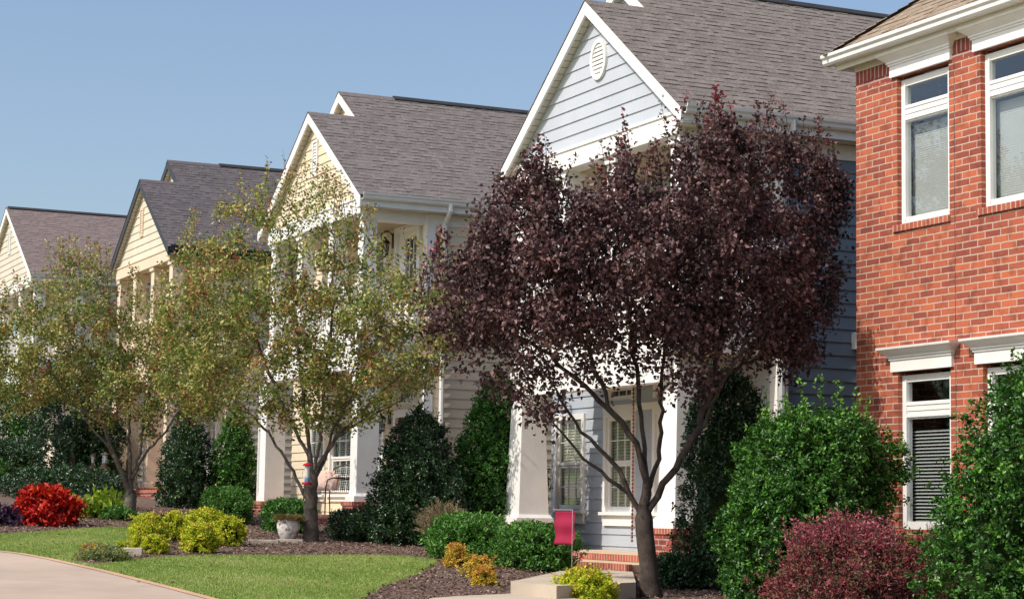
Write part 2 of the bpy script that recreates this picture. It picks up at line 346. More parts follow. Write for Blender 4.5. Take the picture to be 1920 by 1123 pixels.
# ------------------------------------------------------------------ building parts
def clap(mb, axis, plane, a0, a1, z0, z1, expo=.19, holes=(), lim=None, proud=.018, flip=1):
    """overlapping boards: axis 'x' faces -Y, axis 'y' faces +X"""
    def pt(a, z, o): return (a, plane-o, z) if axis == 'x' else (plane+o, a, z)
    z = z0
    while z < z1-1e-4:
        zt = min(z+expo, z1); cuts = sorted({z, zt} | {h for hh in holes for h in hh[2:4] if z < h < zt})
        for zl, zh in zip(cuts, cuts[1:]):
            zm = (zl+zh)/2; iv = [(a0, a1)]
            for h in holes:
                if h[2] < zm < h[3]:
                    nv = []
                    for p, q in iv:
                        if h[1] <= p or h[0] >= q: nv.append((p, q)); continue
                        if h[0] > p: nv.append((p, h[0]))
                        if h[1] < q: nv.append((h[1], q))
                    iv = nv
            ol = proud*(1-(zl-z)/expo); oh = proud*(1-(zh-z)/expo)
            for p, q in iv:
                pl, ql, ph, qh = p, q, p, q
                if lim:
                    l0, r0 = lim(zl); l1, r1 = lim(zh); pl, ql, ph, qh = max(p, l0), min(q, r0), max(p, l1), min(q, r1)
                    if qh < ph: ph = qh = (ph+qh)/2
                    if ql <= pl: continue
                mb.poly([pt(pl, zl, ol), pt(ql, zl, ol), pt(qh, zh, oh), pt(ph, zh, oh)])
                if zl == z: mb.poly([pt(ql, zl, ol), pt(pl, zl, ol), pt(pl, zl, 0), pt(ql, zl, 0)])
        z = zt
def wallrects(mb, axis, plane, a0, a1, z0, z1, holes):
    az = sorted({z0, z1} | {h for hh in holes for h in hh[2:4] if z0 < h < z1}); aa = sorted({a0, a1} | {h for hh in holes for h in hh[:2] if a0 < h < a1})
    for zl, zh in zip(az, az[1:]):
        for p, q in zip(aa, aa[1:]):
            if any(h[0] <= (p+q)/2 <= h[1] and h[2] <= (zl+zh)/2 <= h[3] for h in holes): continue
            f = (lambda a, z: (a, plane, z)) if axis == 'x' else (lambda a, z: (plane, a, z))
            mb.poly([f(p, zl), f(q, zl), f(q, zh), f(p, zh)])
def shingles(mb, e0, e1, upv, L0, clipf=None, expo=.143, gap=.45, seed=1, thick=.013):
    """rows of tabs from eave line e0-e1 up along unit vector upv over slope length L0; clipf(d) gives the along-range"""
    r = random.Random(seed); e0 = Vector(e0); e1 = Vector(e1); al = (e1-e0); La = al.length; al.normalize(); upv = Vector(upv).normalized()
    nrm = al.cross(upv).normalized()
    if nrm.z < 0: nrm = -nrm
    d = 0; row = 0
    while d < L0-.01:
        dt = min(d+expo, L0); a0, a1 = clipf(d) if clipf else (0, La); b0, b1 = clipf(dt) if clipf else (0, La)
        if a1 > a0:
            # base layer, cut in shingle lengths for colour change
            x = a0-r.random()*.9
            base = lambda a, dd, o: e0+al*a+upv*dd+nrm*o
            while x < a1:
                w_ = r.uniform(.08, .19); xa = max(x, a0); xb = min(x+w_, a1); x += w_
                if xb <= xa: continue
                raised = r.random() < gap; t = .32+r.random()*.36+(.04 if raised else 0)+(.2*(r.random()-.5) if r.random() < .12 else 0)
                th = thick if raised else thick*.42
                ya = min(max(xa, b0), b1); yb = min(max(xb, b0), b1)
                p = [base(xa, d, th), base(xb, d, th), base(yb, dt, th*.25), base(ya, dt, th*.25)]
                q = [base(xa, d, -.004), base(xb, d, -.004), base(yb, dt, -.004), base(ya, dt, -.004)]
                if al.cross(upv).z < 0: p = p[::-1]; q = q[::-1]; o = 1
                mb.poly(p, t)
                for i in range(4):
                    j = (i+1) % 4; mb.poly([p[j], p[i], q[i], q[j]], t*.6)
        d = dt; row += 1
def window(par, x0, x1, z0, z1, Y, cols=3, rows=2, blind='cream_blind', casing=.09, trim='white_paint', sill=True, mid=None, header=0, bl=True, proud=.035, halfblind=0, apron=0):
    """double-hung or fixed window in the wall plane Y (facing -Y); x0..z1 = the opening inside the casing"""
    mb = MB(); c = casing; yf = Y-proud-.018
    mb.box(x0-c, x0, yf, Y+.02, z0-.02, z1+c+header); mb.box(x1, x1+c, yf, Y+.02, z0-.02, z1+c+header); mb.box(x0, x1, yf+.003, Y+.02, z1, z1+c+header)
    if header: mb.box(x0-c-.03, x1+c+.03, yf-.04, Y, z1+c+header, z1+c+header+.05)
    if sill: mb.box(x0-c-.04, x1+c+.04, yf-.05, Y+.02, z0-.07, z0-.02); 
    if sill or apron: mb.box(x0-c, x1+c, yf+.004, Y+.02, z0-.07-(apron or .09), z0-.07)
    wn = mb.build('window', trim, par)
    ys = Y-.012; f = .045; mb = MB()
    panes = [(z0, z1)] if mid is None else [(z0, mid), (mid, z1)]
    pm = MB()
    for k, (a, b_) in enumerate(panes):
        y_ = ys+(.0 if k else .018)
        mb.box(x0, x0+f, y_, y_+.04, a, b_); mb.box(x1-f, x1, y_, y_+.04, a, b_); mb.box(x0+f, x1-f, y_+.002, y_+.04, a, a+f+(.02 if k == 0 else 0)); mb.box(x0+f, x1-f, y_+.002, y_+.04, b_-f, b_)
        for i in range(1, cols):
            xx = x0+f+(x1-x0-2*f)*i/cols; mb.box(xx-.008, xx+.008, y_+.012, y_+.022, a+f, b_-f)
        for i in range(1, rows):
            zz = a+f+(b_-a-2*f)*i/rows; mb.box(x0+f, x1-f, y_+.0135, y_+.0205, zz-.008, zz+.008)
        pm.poly([(x0+f, y_+.024, a+f), (x1-f, y_+.024, a+f), (x1-f, y_+.024, b_-f), (x0+f, y_+.024, b_-f)])
    mb.build('sash', trim, wn); pm.build('pane', 'window_glass', wn)
    if bl:
        mb = MB(); z = z1-.03; zb = z0+halfblind*(z1-z0)
        while z > zb+.03:
            mb.poly([(x0+.01, Y+.075, z-.043), (x1-.01, Y+.075, z-.043), (x1-.01, Y+.10, z), (x0+.01, Y+.10, z)]); z -= .047
        mb.build('blind', blind, wn)
    return wn
GUT = [(0, 0), (.0, -.03), (-.02, -.05), (-.03, -.09), (-.07, -.12), (-.12, -.12), (-.12, 0)]   # ogee profile, outward = +first axis mirrored below
def gutter_x(mb, xo, y0, y1, zt):                  # runs along Y, outer lip at xo facing +X
    pr = [(xo+.0, zt), (xo-.004, zt-.035), (xo-.03, zt-.06), (xo-.035, zt-.10), (xo-.06, zt-.125), (xo-.13, zt-.125), (xo-.13, zt-.02), (xo-.115, zt-.02), (xo-.115, zt-.11), (xo-.05, zt-.105), (xo-.02, zt-.02), (xo-.02, zt)]
    mb.extrude([(x, y0, z) for x, z in pr], (0, y1-y0, 0))
def gutter_y(mb, yo, x0, x1, zt):                  # runs along X, outer lip at yo facing -Y
    pr = [(yo, zt), (yo+.004, zt-.035), (yo+.03, zt-.06), (yo+.035, zt-.10), (yo+.06, zt-.125), (yo+.13, zt-.125), (yo+.13, zt-.02), (yo+.115, zt-.02), (yo+.115, zt-.11), (yo+.05, zt-.105), (yo+.02, zt-.02), (yo+.02, zt)]
    mb.extrude([(x0, y, z) for y, z in pr], (x1-x0, 0, 0))
def railing(mb, axis, plane, a0, a1, z0, z1):
    def bx(p, q, o0, o1, za, zb):
        if axis == 'x': mb.box(p, q, plane+o0, plane+o1, za, zb)
        else: mb.box(plane-o1, plane-o0, p, q, za, zb)
    bx(a0, a1, 0, .07, z1-.05, z1); bx(a0, a1, .01, .06, z0+.08, z0+.13)
    a = a0+.06
    while a < a1-.05: bx(a, a+.032, .02, .052, z0+.13, z1-.05); a += .115
def column(par, xa, xb, ya, z0, z1, mat, depth=None, taper=0, pier=None, plinth=.06, slot=False):
    d = depth or (xb-xa); cx_, cy_ = (xa+xb)/2, ya+d/2; hx, hy = (xb-xa)/2, d/2
    mb = MB(); zb = z0
    if plinth:
        mb.box(cx_-hx-plinth, cx_+hx+plinth, cy_-hy-plinth, cy_+hy+plinth, z0, z0+.10)
        mb.frustum(cx_, cy_, z0+.10, z0+.15, hx+plinth*.8, hy+plinth*.8, hx+.012, hy+.012); zb = z0+.15
        mb.box(cx_-hx+taper-.04, cx_+hx-taper+.04, cy_-hy+taper-.04, cy_+hy-taper+.04, z1-.10, z1-.001); z1 = z1-.10
    if slot:
        q = .045
        mb.box(xa, xa+q, ya, ya+d, zb, z1); mb.box(xb-q*2.2, xb, ya, ya+d, zb, z1); mb.box(xa+q, xb-q*2.2, ya+.04, ya+d, zb, z1)
        mb.box(xa+q, xb-q*2.2, ya+.002, ya+.04, zb, zb+.10)
    else: mb.frustum(cx_, cy_, zb, z1, hx, hy, hx-taper, hy-taper)
    co = mb.build('column', mat, par)
    if pier:
        mb = MB(); p = .10
        mb.box(cx_-hx-p, cx_+hx+p, cy_-hy-p, cy_+hy+p, pier, z0-.075); mb.build('brick_pier', 'pier_brick', co)
        mb = MB(); mb.box(cx_-hx-p-.02, cx_+hx+p+.02, cy_-hy-p-.02, cy_+hy+p+.02, z0-.075, z0); mb.build('pier_cap', 'rowlock_brick', co)
    return co
def lantern(par, x, y, z, hookside=-1):            # wall lantern: back plate on the wall at y, scroll arm towards the street, cage below
    mb = MB(); mb.box(x-.045, x+.045, y-.03, y, z-.32, z-.02)
    arm = [(x, y-.03, z-.2)]
    for k in range(15):
        th = math.pi*(0+k/14*1.45); arm.append((x, y-.15+.12*math.cos(th), z-.12+.13*math.sin(th)))
    mb.tube(arm, .012, 6)
    yc = y-.19; mb.tube([(x, yc, z-.15), (x, yc, z-.10)], [.006, .006], 6)
    mb.lathe([(0, 0), (.025, -.01), (.02, -.03), (.05, -.06), (.10, -.11), (.11, -.13)], (x, yc, z-.10), 6)
    for j in range(6):
        th = math.pi/3*j; p = (x+.09*math.cos(th), yc+.09*math.sin(th)); q = (x+.065*math.cos(th), yc+.065*math.sin(th))
        mb.tube([(p[0], p[1], z-.22), (q[0], q[1], z-.45)], .008, 4)
        th2 = th+math.pi/3; p2 = (x+.09*math.cos(th2), yc+.09*math.sin(th2)); q2 = (x+.065*math.cos(th2), yc+.065*math.sin(th2))
        mb.tube([(p[0], p[1], z-.24), (q2[0], q2[1], z-.42)], .004, 3); mb.tube([(p2[0], p2[1], z-.24), (q[0], q[1], z-.42)], .004, 3)
    mb.lathe([(.08, 0), (.085, -.02), (.03, -.04), (.02, -.07), (0, -.08)], (x, yc, z-.44), 6)
    la = mb.build('wall_lantern', 'iron', par)
    mb = MB(); mb.lathe([(.078, -.23), (.056, -.44)], (x, yc, z), 6); mb.build('lantern_glass', 'window_glass', la)
# ------------------------------------------------------------------ the four clapboard houses
def house(label, xe, zE, hf, hr, m, yF, wall, gable, fascia, roofmat, trim, yP, group_mats=None, rear=True, yB=25.5, expo=.18, holes=(), front=None, seed=1, soffit='soffit_cream', colmat=None, vent='oval', sidewall=None, ridgevent=15.2, band=True):
    g = thing('clapboard_house', (xe-hf, yF+1, gz(xe-hf)), label, 'house', 'clapboard houses in a row')
    xc = xe-hf; zp = zE+m*hf; xr = xe-hr; zr = zE+m*hr; xl = xe-2*hf; xlr = xe-2*hr; yR = yF+1.0; yW = yF+.17; xw = xe-.30; xwl = xl+.30
    c = 1/math.sqrt(1+m*m); s = m*c; T = .05
    zF = zE-5.85; gzx = gz(xe)-.6; zc1 = zE-3.16; zt1 = zE-2.45; zc2 = zE-.30
    # roof decks
    mb = MB()
    def deck(x0, z0, x1, z1, y0, y1): mb.extrude([(x0, y0, z0-.006), (x1, y0, z1-.006), (x1, y0, z1-.006-T), (x0, y0, z0-.006-T)], (0, y1-y0, 0))
    if rear:
        deck(xe, zE, xc, zp, yF+.02, yR); deck(xl, zE, xc, zp, yF+.02, yR+.35); deck(xe, zE, xr, zr, yR+.02, yB); deck(xlr, zE, xr, zr, yR+.02, yB)
    else: deck(xe, zE, xc, zp, yF+.02, yB); deck(xl, zE, xc, zp, yF+.02, yB)
    rf = mb.build('roof', 'ridge_vent', g)
    mb = MB(); Lf = hf/c; Lr = hr/c
    if rear:
        shingles(mb, (xe+.01, yF-.01, zE), (xe+.01, yR, zE), (-c, 0, s), Lf, seed=seed)
        shingles(mb, (xe+.01, yR, zE), (xe+.01, yB, zE), (-c, 0, s), Lr, seed=seed+1)
        shingles(mb, (xl-.01, yF-.01, zE), (xl-.01, yR+.35, zE), (c, 0, s), Lf, seed=seed+2, expo=.3)
        shingles(mb, (xlr-.01, yR, zE), (xlr-.01, yB, zE), (c, 0, s), Lr, seed=seed+3, expo=.3)
    else:
        shingles(mb, (xe+.01, yF-.01, zE), (xe+.01, yB, zE), (-c, 0, s), Lf, seed=seed); shingles(mb, (xl-.01, yF-.01, zE), (xl-.01, yB, zE), (c, 0, s), Lf, seed=seed+2, expo=.3)
    mb.build('shingles', roofmat, rf)
    def cap(x, z, y0, y1, h=.02, wd=.14, nm='ridge_cap', mt=None):
        mb = MB(); mb.extrude([(x-wd, y0, z-wd*m+h), (x, y0, z+h), (x+wd, y0, z-wd*m+h), (x+wd, y0, z-wd*m+h-.02), (x, y0, z+h-.02), (x-wd, y0, z-wd*m+h-.02)], (0, y1-y0, 0)); mb.build(nm, mt or roofmat, rf)
    if rear: cap(xc, zp, yF-.01, yR+.3); cap(xr, zr, yR-.01, ridgevent)
    else: cap(xc, zp, yF-.01, ridgevent)
    cap(xr if rear else xc, zr if rear else zp, ridgevent, yB-.6, .05, .13, 'ridge_vent', 'ridge_vent')
    # rake boards
    mb = MB(); D = .20
    def rake(x0, z0, x1, z1, y, dz=D, th=.035):
        mb.extrude([(x0, y, z0), (x1, y, z1), (x1, y, z1-dz), (x0, y, z0-dz)], (0, th, 0))
    for sg, xx in ((1, xe), (-1, xl)): rake(xx, zE-.008, xc, zp-.008, yF)
    if rear: rake(xe, zE-.008, xr, zr-.008, yR) if False else None
    if rear:
        xk = xc+.02; rake(xk, zE+m*(xe-xk)-.008, xr, zr-.008, yR); rake(xlr, zE-.008, xr, zr-.008, yR)
    mb.extrude([(xe-.02, yF, zE-.2), (xe+.0, yF, zE-.015), (xe-.36, yF, zE-.2), (xe-.30, yF, zE-.34)], (0, .035, 0)) if False else None
    mb.build('rake_board', fascia, g)
    # soffit under the rakes, boards cut across
    mb = MB()
    for xx in (xe, xl):
        k_ = 26
        for i in range(k_):
            t0, t1 = i/k_, (i+.93)/k_
            a, b_ = xx+(xc-xx)*t0, xx+(xc-xx)*t1; za, zb = zE+(zp-zE)*t0-D+.03, zE+(zp-zE)*t1-D+.03
            mb.poly([(a, yF+.035, za), (b_, yF+.035, zb), (b_, yW+.05, zb), (a, yW+.05, za)])
            e_ = xx+(xc-xx)*(i+1)/k_; ze = zE+(zp-zE)*(i+1)/k_-D+.03; mb.poly([(b_, yF+.035, zb+.008), (e_, yF+.035, ze+.008), (e_, yW+.05, ze+.008), (b_, yW+.05, zb+.008)])
    mb.poly([(xe, yF+.035, zE-.20), (xw-.02, yF+.035, zE-.20), (xw-.02, yB, zE-.20), (xe, yB, zE-.20)])
    if rear:
        for xx, sg in ((xe, 1), (xlr, -1)):
            for i in range(22, 40):
                t0, t1 = i/40, (i+.93)/40; a, b_ = xx+(xr-xx)*t0, xx+(xr-xx)*t1; za, zb = zE+(zr-zE)*t0-D+.03, zE+(zr-zE)*t1-D+.03
                mb.poly([(a, yR+.035, za), (b_, yR+.035, zb), (b_, yR+.21, zb), (a, yR+.21, za)])
    mb.build('soffit', soffit, g)
    # gable wall
    mb = MB(); ap = zp-D+.02; zb0 = zE+.02
    clap(mb, 'x', yW, xwl, xw, zb0, ap, .19, lim=lambda z: (xc-(ap-z)/m, xc+(ap-z)/m))
    mb.build('gable_wall', gable, g)
    if rear:
        mb = MB(); ap2 = zr-D+.02
        clap(mb, 'x', yR+.17, xlr+.3, xr+3, zE+.1, ap2, .19, lim=lambda z: (xr-(ap2-z)/m, xr+(ap2-z)/m)); mb.build('gable_wall', gable, g)
    # beam below the gable, side beam, porch ceilings and floors
    mb = MB()
    mb.box(xwl, xw, yW-.035, yW+.25, zE-.28, zE+.02); mb.box(xwl-.01, xw+.01, yW-.055, yW-.035, zE-.01, zE+.03)
    mb.box(xw-.25, xw+.012, yW+.25, yP-.02, zE-.28, zE-.19) if False else None
    mb.box(xw-.25, xw+.006, yW+.2505, yP-.03, zE-.40, zE-.20)
    mb.box(xwl, xw+.01, yW-.03, yW+.22, zc1, zt1-.25); mb.box(xwl-.02, xw+.03, yW-.06, yW+.24, zt1-.25, zt1)
    mb.box(xw-.22, xw+.012, yW+.22, yP-.03, zc1, zt1-.25); mb.box(xw-.24, xw+.034, yW+.24, yP-.03, zt1-.25, zt1)
    mb.box(xwl+.3, xw-.3, yW-.02, yW+.20, zE-3.55, zc1-.002) if band else None
    mb.build('porch_beam', trim, g)
    mb = MB()
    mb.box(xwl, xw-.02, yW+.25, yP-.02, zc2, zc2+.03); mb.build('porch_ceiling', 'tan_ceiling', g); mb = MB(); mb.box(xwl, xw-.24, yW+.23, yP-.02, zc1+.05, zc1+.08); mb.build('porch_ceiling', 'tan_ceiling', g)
    mb = MB(); mb.box(xwl, xw-.25, yW+.25, yP-.02, zt1-.02, zt1+.01); mb.build('balcony_floor', 'porch_concrete', g)
    mb = MB(); mb.box(xlr if rear else xwl, xw+.1, yW-.15, yP-.02, gzx, zF-.08); mb.build('foundation', 'pier_brick', g)
    mb = MB(); mb.box(xlr if rear else xwl, xw+.12, yW-.17, yW+.0, zF-.08, zF); mb.box(xw+.0, xw+.12, yW, yP-.02, zF-.08, zF); mb.build('porch_edge', 'rowlock_brick', g)
    mb = MB(); mb.box(xlr if rear else xwl, xw, yW, yP-.02, zF-.06, zF-.002); mb.build('porch_floor', 'porch_concrete', g)
    # walls
    xL = (xlr if rear else xl)+.3
    mb = MB(); clap(mb, 'x', yP, xL, xw, zF-.12, zE-.2, expo, holes); mb.build('front_wall', wall, g)
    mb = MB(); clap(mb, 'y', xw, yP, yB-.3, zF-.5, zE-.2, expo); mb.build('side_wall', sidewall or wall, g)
    mb = MB(); mb.poly([(xL, yP, gzx), (xL, yB-.3, gzx), (xL, yB-.3, zE), (xL, yP, zE)]); mb.poly([(xL, yB-.3, gzx), (xw, yB-.3, gzx), (xw, yB-.3, zE), (xL, yB-.3, zE)])
    if rear: mb.poly([(xL, yB-.3, zE), (xw, yB-.3, zE), (xr, yB-.3, zr-.05)])
    else: mb.poly([(xL, yB-.3, zE), (xw, yB-.3, zE), (xc, yB-.3, zp-.05)])
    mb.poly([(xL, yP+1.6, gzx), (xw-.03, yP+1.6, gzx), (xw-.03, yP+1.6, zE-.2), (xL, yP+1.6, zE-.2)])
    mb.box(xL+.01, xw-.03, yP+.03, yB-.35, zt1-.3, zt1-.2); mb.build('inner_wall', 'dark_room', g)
    # corner boards, frieze
    mb = MB(); mb.box(xw-.16, xw+.03, yP-.035, yP+.14, zF-.5, zE-.21) ; mb.box(xw+.0, xw+.028, yP+.14, yB-.3, zE-.42, zE-.21); mb.build('corner_board', trim, g)
    # gutter
    mb = MB(); gm = 'gutter_white' if fascia != 'dark_trim' else 'dark_trim'
    gutter_x(mb, xe+.11, yF+.04, yB, zE+.045); mb.box(xe-.04, xe-.015, yF+.04, yB, zE-.20, zE-.03); mb.build('gutter', gm, g)
    return g, dict(xc=xc, zp=zp, xw=xw, xwl=xwl, yW=yW, yP=yP, zF=zF, zc1=zc1, zt1=zt1, zc2=zc2, yR=yR, zE=zE, xe=xe)
def downspout(par, x, y, ztop, zbot, mat='gutter_white'):
    mb = MB()
    pts = [(x+.33, y, ztop), (x+.33, y, ztop-.12), (x+.06, y, ztop-.36), (x+.06, y, zbot)]
    mb.tube(pts, .048, 8); mb.build('downspout', mat, par)
def gvent(par, x, y, zc, w_, h_, oval, mat='white_paint'):
    mb = MB(); k_ = 28
    if oval:
        ring = [(x+w_*math.cos(2*math.pi*i/k_), zc+h_*math.sin(2*math.pi*i/k_)) for i in range(k_)]; inn = [(x+(w_-.06)*math.cos(2*math.pi*i/k_), zc+(h_-.06)*math.sin(2*math.pi*i/k_)) for i in range(k_)]
        for i in range(k_):
            j = (i+1) % k_; o0, o1, i0, i1 = ring[i], ring[j], inn[i], inn[j]
            mb.poly([(o1[0], y-.05, o1[1]), (o0[0], y-.05, o0[1]), (i0[0], y-.05, i0[1]), (i1[0], y-.05, i1[1])]); mb.poly([(o0[0], y-.05, o0[1]), (o1[0], y-.05, o1[1]), (o1[0], y, o1[1]), (o0[0], y, o0[1])]); mb.poly([(i1[0], y-.05, i1[1]), (i0[0], y-.05, i0[1]), (i0[0], y-.005, i0[1]), (i1[0], y-.005, i1[1])])
    else:
        mb.box(x-w_, x-w_+.04, y-.045, y, zc-h_, zc+h_); mb.box(x+w_-.04, x+w_, y-.045, y, zc-h_, zc+h_); mb.box(x-w_+.04, x+w_-.04, y-.042, y, zc-h_, zc-h_+.04); mb.box(x-w_+.04, x+w_-.04, y-.042, y, zc+h_-.04, zc+h_)
    v = mb.build('gable_vent', mat, par); mb = MB(); z = zc-h_+.05
    while z < zc+h_-.06:
        hw = (w_-.05)*(math.sqrt(max(0, 1-((z+.02-zc)/(h_-.04))**2)) if oval else 1)
        if hw > .03: mb.poly([(x-hw, y-.04, z), (x+hw, y-.04, z), (x+hw, y-.022, z+.05), (x-hw, y-.022, z+.05)]); mb.poly([(x-hw, y-.04, z), (x-hw, y-.022, z-.004), (x+hw, y-.022, z-.004), (x+hw, y-.04, z)])
        z += .062
    mb.build('vent_louvers', mat, v)
# --- blue house beside the brick one
Yb = 14.7
def hole(x0, x1, z0, z1): return (x0, x1, z0, z1)
bh = [hole(-29.63, -28.75, 1.69, 3.11), hole(-27.9, -27.09, 1.67, 3.09), hole(-26.34, -25.53, 1.67, 3.09), hole(-24.9, -24.0, 1.07, 3.09), hole(-27.9, -27.09, 3.36, 3.55), hole(-26.34, -25.53, 3.36, 3.55), hole(-27.6, -26.7, 4.9, 6.3), hole(-25.2, -24.3, 4.9, 6.3)]
g, q = house('blue clapboard house with white trim and tapered columns, next to the red brick house', -22.75, 6.92, 2.81, 3.72, .73, 13.0, 'blue_siding', 'pale_siding', 'white_paint', 'shingle_brown', 'white_paint', Yb, holes=bh, seed=11, sidewall='blue_siding_shaded')
BL = q
gvent(g, -25.38, q['yW'], 8.09, .245, .30, True)
for k_, h in enumerate(bh):
    if k_ in (0, 1, 2): window(g, *h, Yb, mid=2.39, cols=3, rows=2, header=.0, apron=.16)
    elif k_ == 3:
        mb = MB(); mb.box(h[0]-.12, h[0], Yb-.05, Yb+.02, h[2], h[3]+.12); mb.box(h[1], h[1]+.12, Yb-.05, Yb+.02, h[2], h[3]+.12); mb.box(h[0], h[1], Yb-.048, Yb+.02, h[3], h[3]+.12); dr = mb.build('door', 'white_paint', g)
        mb = MB(); mb.box(h[0], h[1], Yb+.0, Yb+.04, h[2], h[3]); mb.build('door_leaf', 'cream_siding', dr)
    elif k_ in (4, 5): window(g, *h, Yb, cols=3, rows=1, sill=False, bl=False, casing=.07)
    else: window(g, *h, Yb, mid=5.6, cols=3, rows=2)
mb = MB(); mb.box(-28.02, -25.41, Yb-.047, Yb+.01, 3.18, 3.285); mb.build('window_head_panel', 'white_paint', g)
column(g, -28.44, -27.94, 13.2, 1.44, q['zc1'], 'white_paint', taper=.07, pier=.55); column(g, -23.66, -23.18, 13.2, 1.44, q['zc1'], 'white_paint', taper=.07, pier=.5)
for xa in (-28.25, -26.78, -25.22, -23.40): column(g, xa, xa+.27, 13.22, q['zt1'], q['zE']-.28, 'white_paint', plinth=.02)
column(g, -23.40, -23.13, Yb-.34, q['zt1'], q['zE']-.4, 'white_paint', plinth=.02)
for a, b_ in ((-27.98, -26.80), (-26.49, -25.24), (-24.93, -23.42)): mb = MB(); railing(mb, 'x', 13.3, a, b_, q['zt1'], q['zt1']+.92); mb.build('balcony_railing', 'white_paint', g)
mb = MB()
railing(mb, 'y', -23.18, 13.55, Yb-.36, q['zt1'], q['zt1']+.92); mb.build('balcony_railing', 'white_paint', g)
downspout(g, -23.02, 14.70, 6.9, 1.0, 'box_grey')
mb = MB(); mb.box(-23.03, -22.90, 15.86, 16.12, 3.90, 4.13); mb.build('utility_box', 'box_grey', g)
mb = MB()
prof = []
for k_ in range(46): prof += [(.004, 3.62-k_*.052), (.008, 3.615-k_*.052), (.020, 3.585-k_*.052), (.016, 3.584-k_*.052), (.004, 3.575-k_*.052)]
mb.lathe(prof, (-24.75, 13.42, 0), 8)
mb.build('rain_chain', 'copper', g)
# entrance step in front of the blue porch
st = thing('entrance_steps', (-24.5, 12.7, gz(-24.5)), 'brick edged concrete entrance step of the blue porch, behind the forked dark trunk', 'steps')
mb = MB(); mb.box(-25.6, -22.6, 12.25, 12.998, .5, .985); mb.build('landing', 'porch_concrete', st)
mb = MB(); mb.box(-25.62, -22.58, 12.17, 12.25, .90, .99); mb.build('tread_edge', 'rowlock_brick', st)
mb = MB(); mb.box(-25.6, -22.6, 12.19, 12.249, .5, .897); mb.build('riser', 'pier_brick', st)
# --- cream house
Yc = 14.5
ch = [hole(-39.82, -38.6, 1.95, 3.39), hole(-41.15, -40.25, 1.95, 3.39), hole(-37.75, -36.9, 1.95, 3.39), hole(-36.2, -35.35, 1.52, 3.38), hole(-36.2, -35.35, 3.62, 3.86), hole(-37.75, -36.9, 3.62, 3.86), hole(-36.35, -35.3, 4.95, 7.0), hole(-38.0, -37.0, 5.3, 6.95), hole(-40.0, -39.1, 5.3, 6.9)]
g, q = house('cream yellow clapboard house with white trim, partly behind the berried trees', -34.57, 7.37, 3.02, 4.05, .68, 13.0, 'cream_siding', 'cream_siding', 'white_paint', 'shingle_grey', 'white_paint', Yc, holes=ch, seed=31, band=False)
gvent(g, -37.5, q['yW'], 8.5, .15, .36, False)
window(g, *ch[0], Yc, mid=2.66, cols=3, rows=2, blind='grey_blind'); window(g, *ch[1], Yc, mid=2.66, cols=3, rows=2, blind='grey_blind'); window(g, *ch[2], Yc, mid=2.66, cols=3, rows=2, blind='grey_blind')
for h in ch[4:6]: window(g, *h, Yc, cols=4, rows=1, sill=False, bl=False, casing=.08, header=.0)
window(g, *ch[7], Yc, mid=6.1, cols=3, rows=2, blind='grey_blind'); window(g, *ch[8], Yc, mid=6.1, cols=3, rows=2, blind='grey_blind')
for a, b_ in ((-36.32, -35.23), (-37.85, -36.80)): mb = MB(); mb.box(a, b_, Yc-.046, Yc+.01, 3.50, 3.535); mb.build('head_panel', 'white_paint', g)
for h, leafc in ((ch[3], 'red_door'), (ch[6], 'white_paint')):
    mb = MB(); mb.box(h[0]-.12, h[0], Yc-.055, Yc+.02, h[2], h[3]+.12); mb.box(h[1], h[1]+.12, Yc-.055, Yc+.02, h[2], h[3]+.12); mb.box(h[0], h[1], Yc-.053, Yc+.02, h[3], h[3]+.12); dr = mb.build('door', 'white_paint', g)
    mb = MB(); up_ = leafc == 'white_paint'
    if up_:
        a, b_, zt, zb = -36.02, -35.42, 6.82, 5.9
        mb.box(h[0], a, Yc+.01, Yc+.05, h[2], h[3]); mb.box(b_, h[1], Yc+.01, Yc+.05, h[2], h[3]); mb.box(a, b_, Yc+.012, Yc+.05, h[2], zb); mb.box(a, b_, Yc+.012, Yc+.05, zt, h[3])
        for i in (1, 2): mb.box(a+(b_-a)*i/3-.01, a+(b_-a)*i/3+.01, Yc+.012, Yc+.03, zb, zt)
        mb.box(a, b_, Yc+.014, Yc+.028, 6.34, 6.36)
    else: mb.box(h[0], h[1], Yc+.01, Yc+.05, h[2], h[3])
    mb.build('door_leaf', leafc, dr)
    if up_: mb = MB(); mb.poly([(a, Yc+.035, zb), (b_, Yc+.035, zb), (b_, Yc+.035, zt), (a, Yc+.035, zt)]); mb.build('door_glass', 'window_glass', dr)
lantern(g, -36.56, Yc-.02, 3.60); lantern(g, -36.56, Yc-.02, 7.02)
column(g, -40.79, -40.27, 13.2, 1.77, q['zc1'], 'white_paint', depth=.42, plinth=0, slot=True, pier=.9); column(g, -35.27, -34.92, 13.2, 1.77, q['zc1'], 'white_paint', depth=.42, pier=.9)
for xa in (-40.30, -38.6, -36.8, -35.18): column(g, xa, xa+.27, 13.22, q['zt1'], q['zE']-.28, 'white_paint', plinth=.02)
for a, b_ in ((-40.0, -38.62), (-38.3, -36.82), (-36.5, -35.2)): mb = MB(); railing(mb, 'x', 13.3, a, b_, q['zt1'], q['zt1']+.92); mb.build('balcony_railing', 'white_paint', g)
mb = MB()
railing(mb, 'y', -34.98, 13.55, Yc-.1, q['zt1'], q['zt1']+.92); mb.build('balcony_railing', 'white_paint', g)
downspout(g, -34.85, 14.80, 7.33, 1.4)
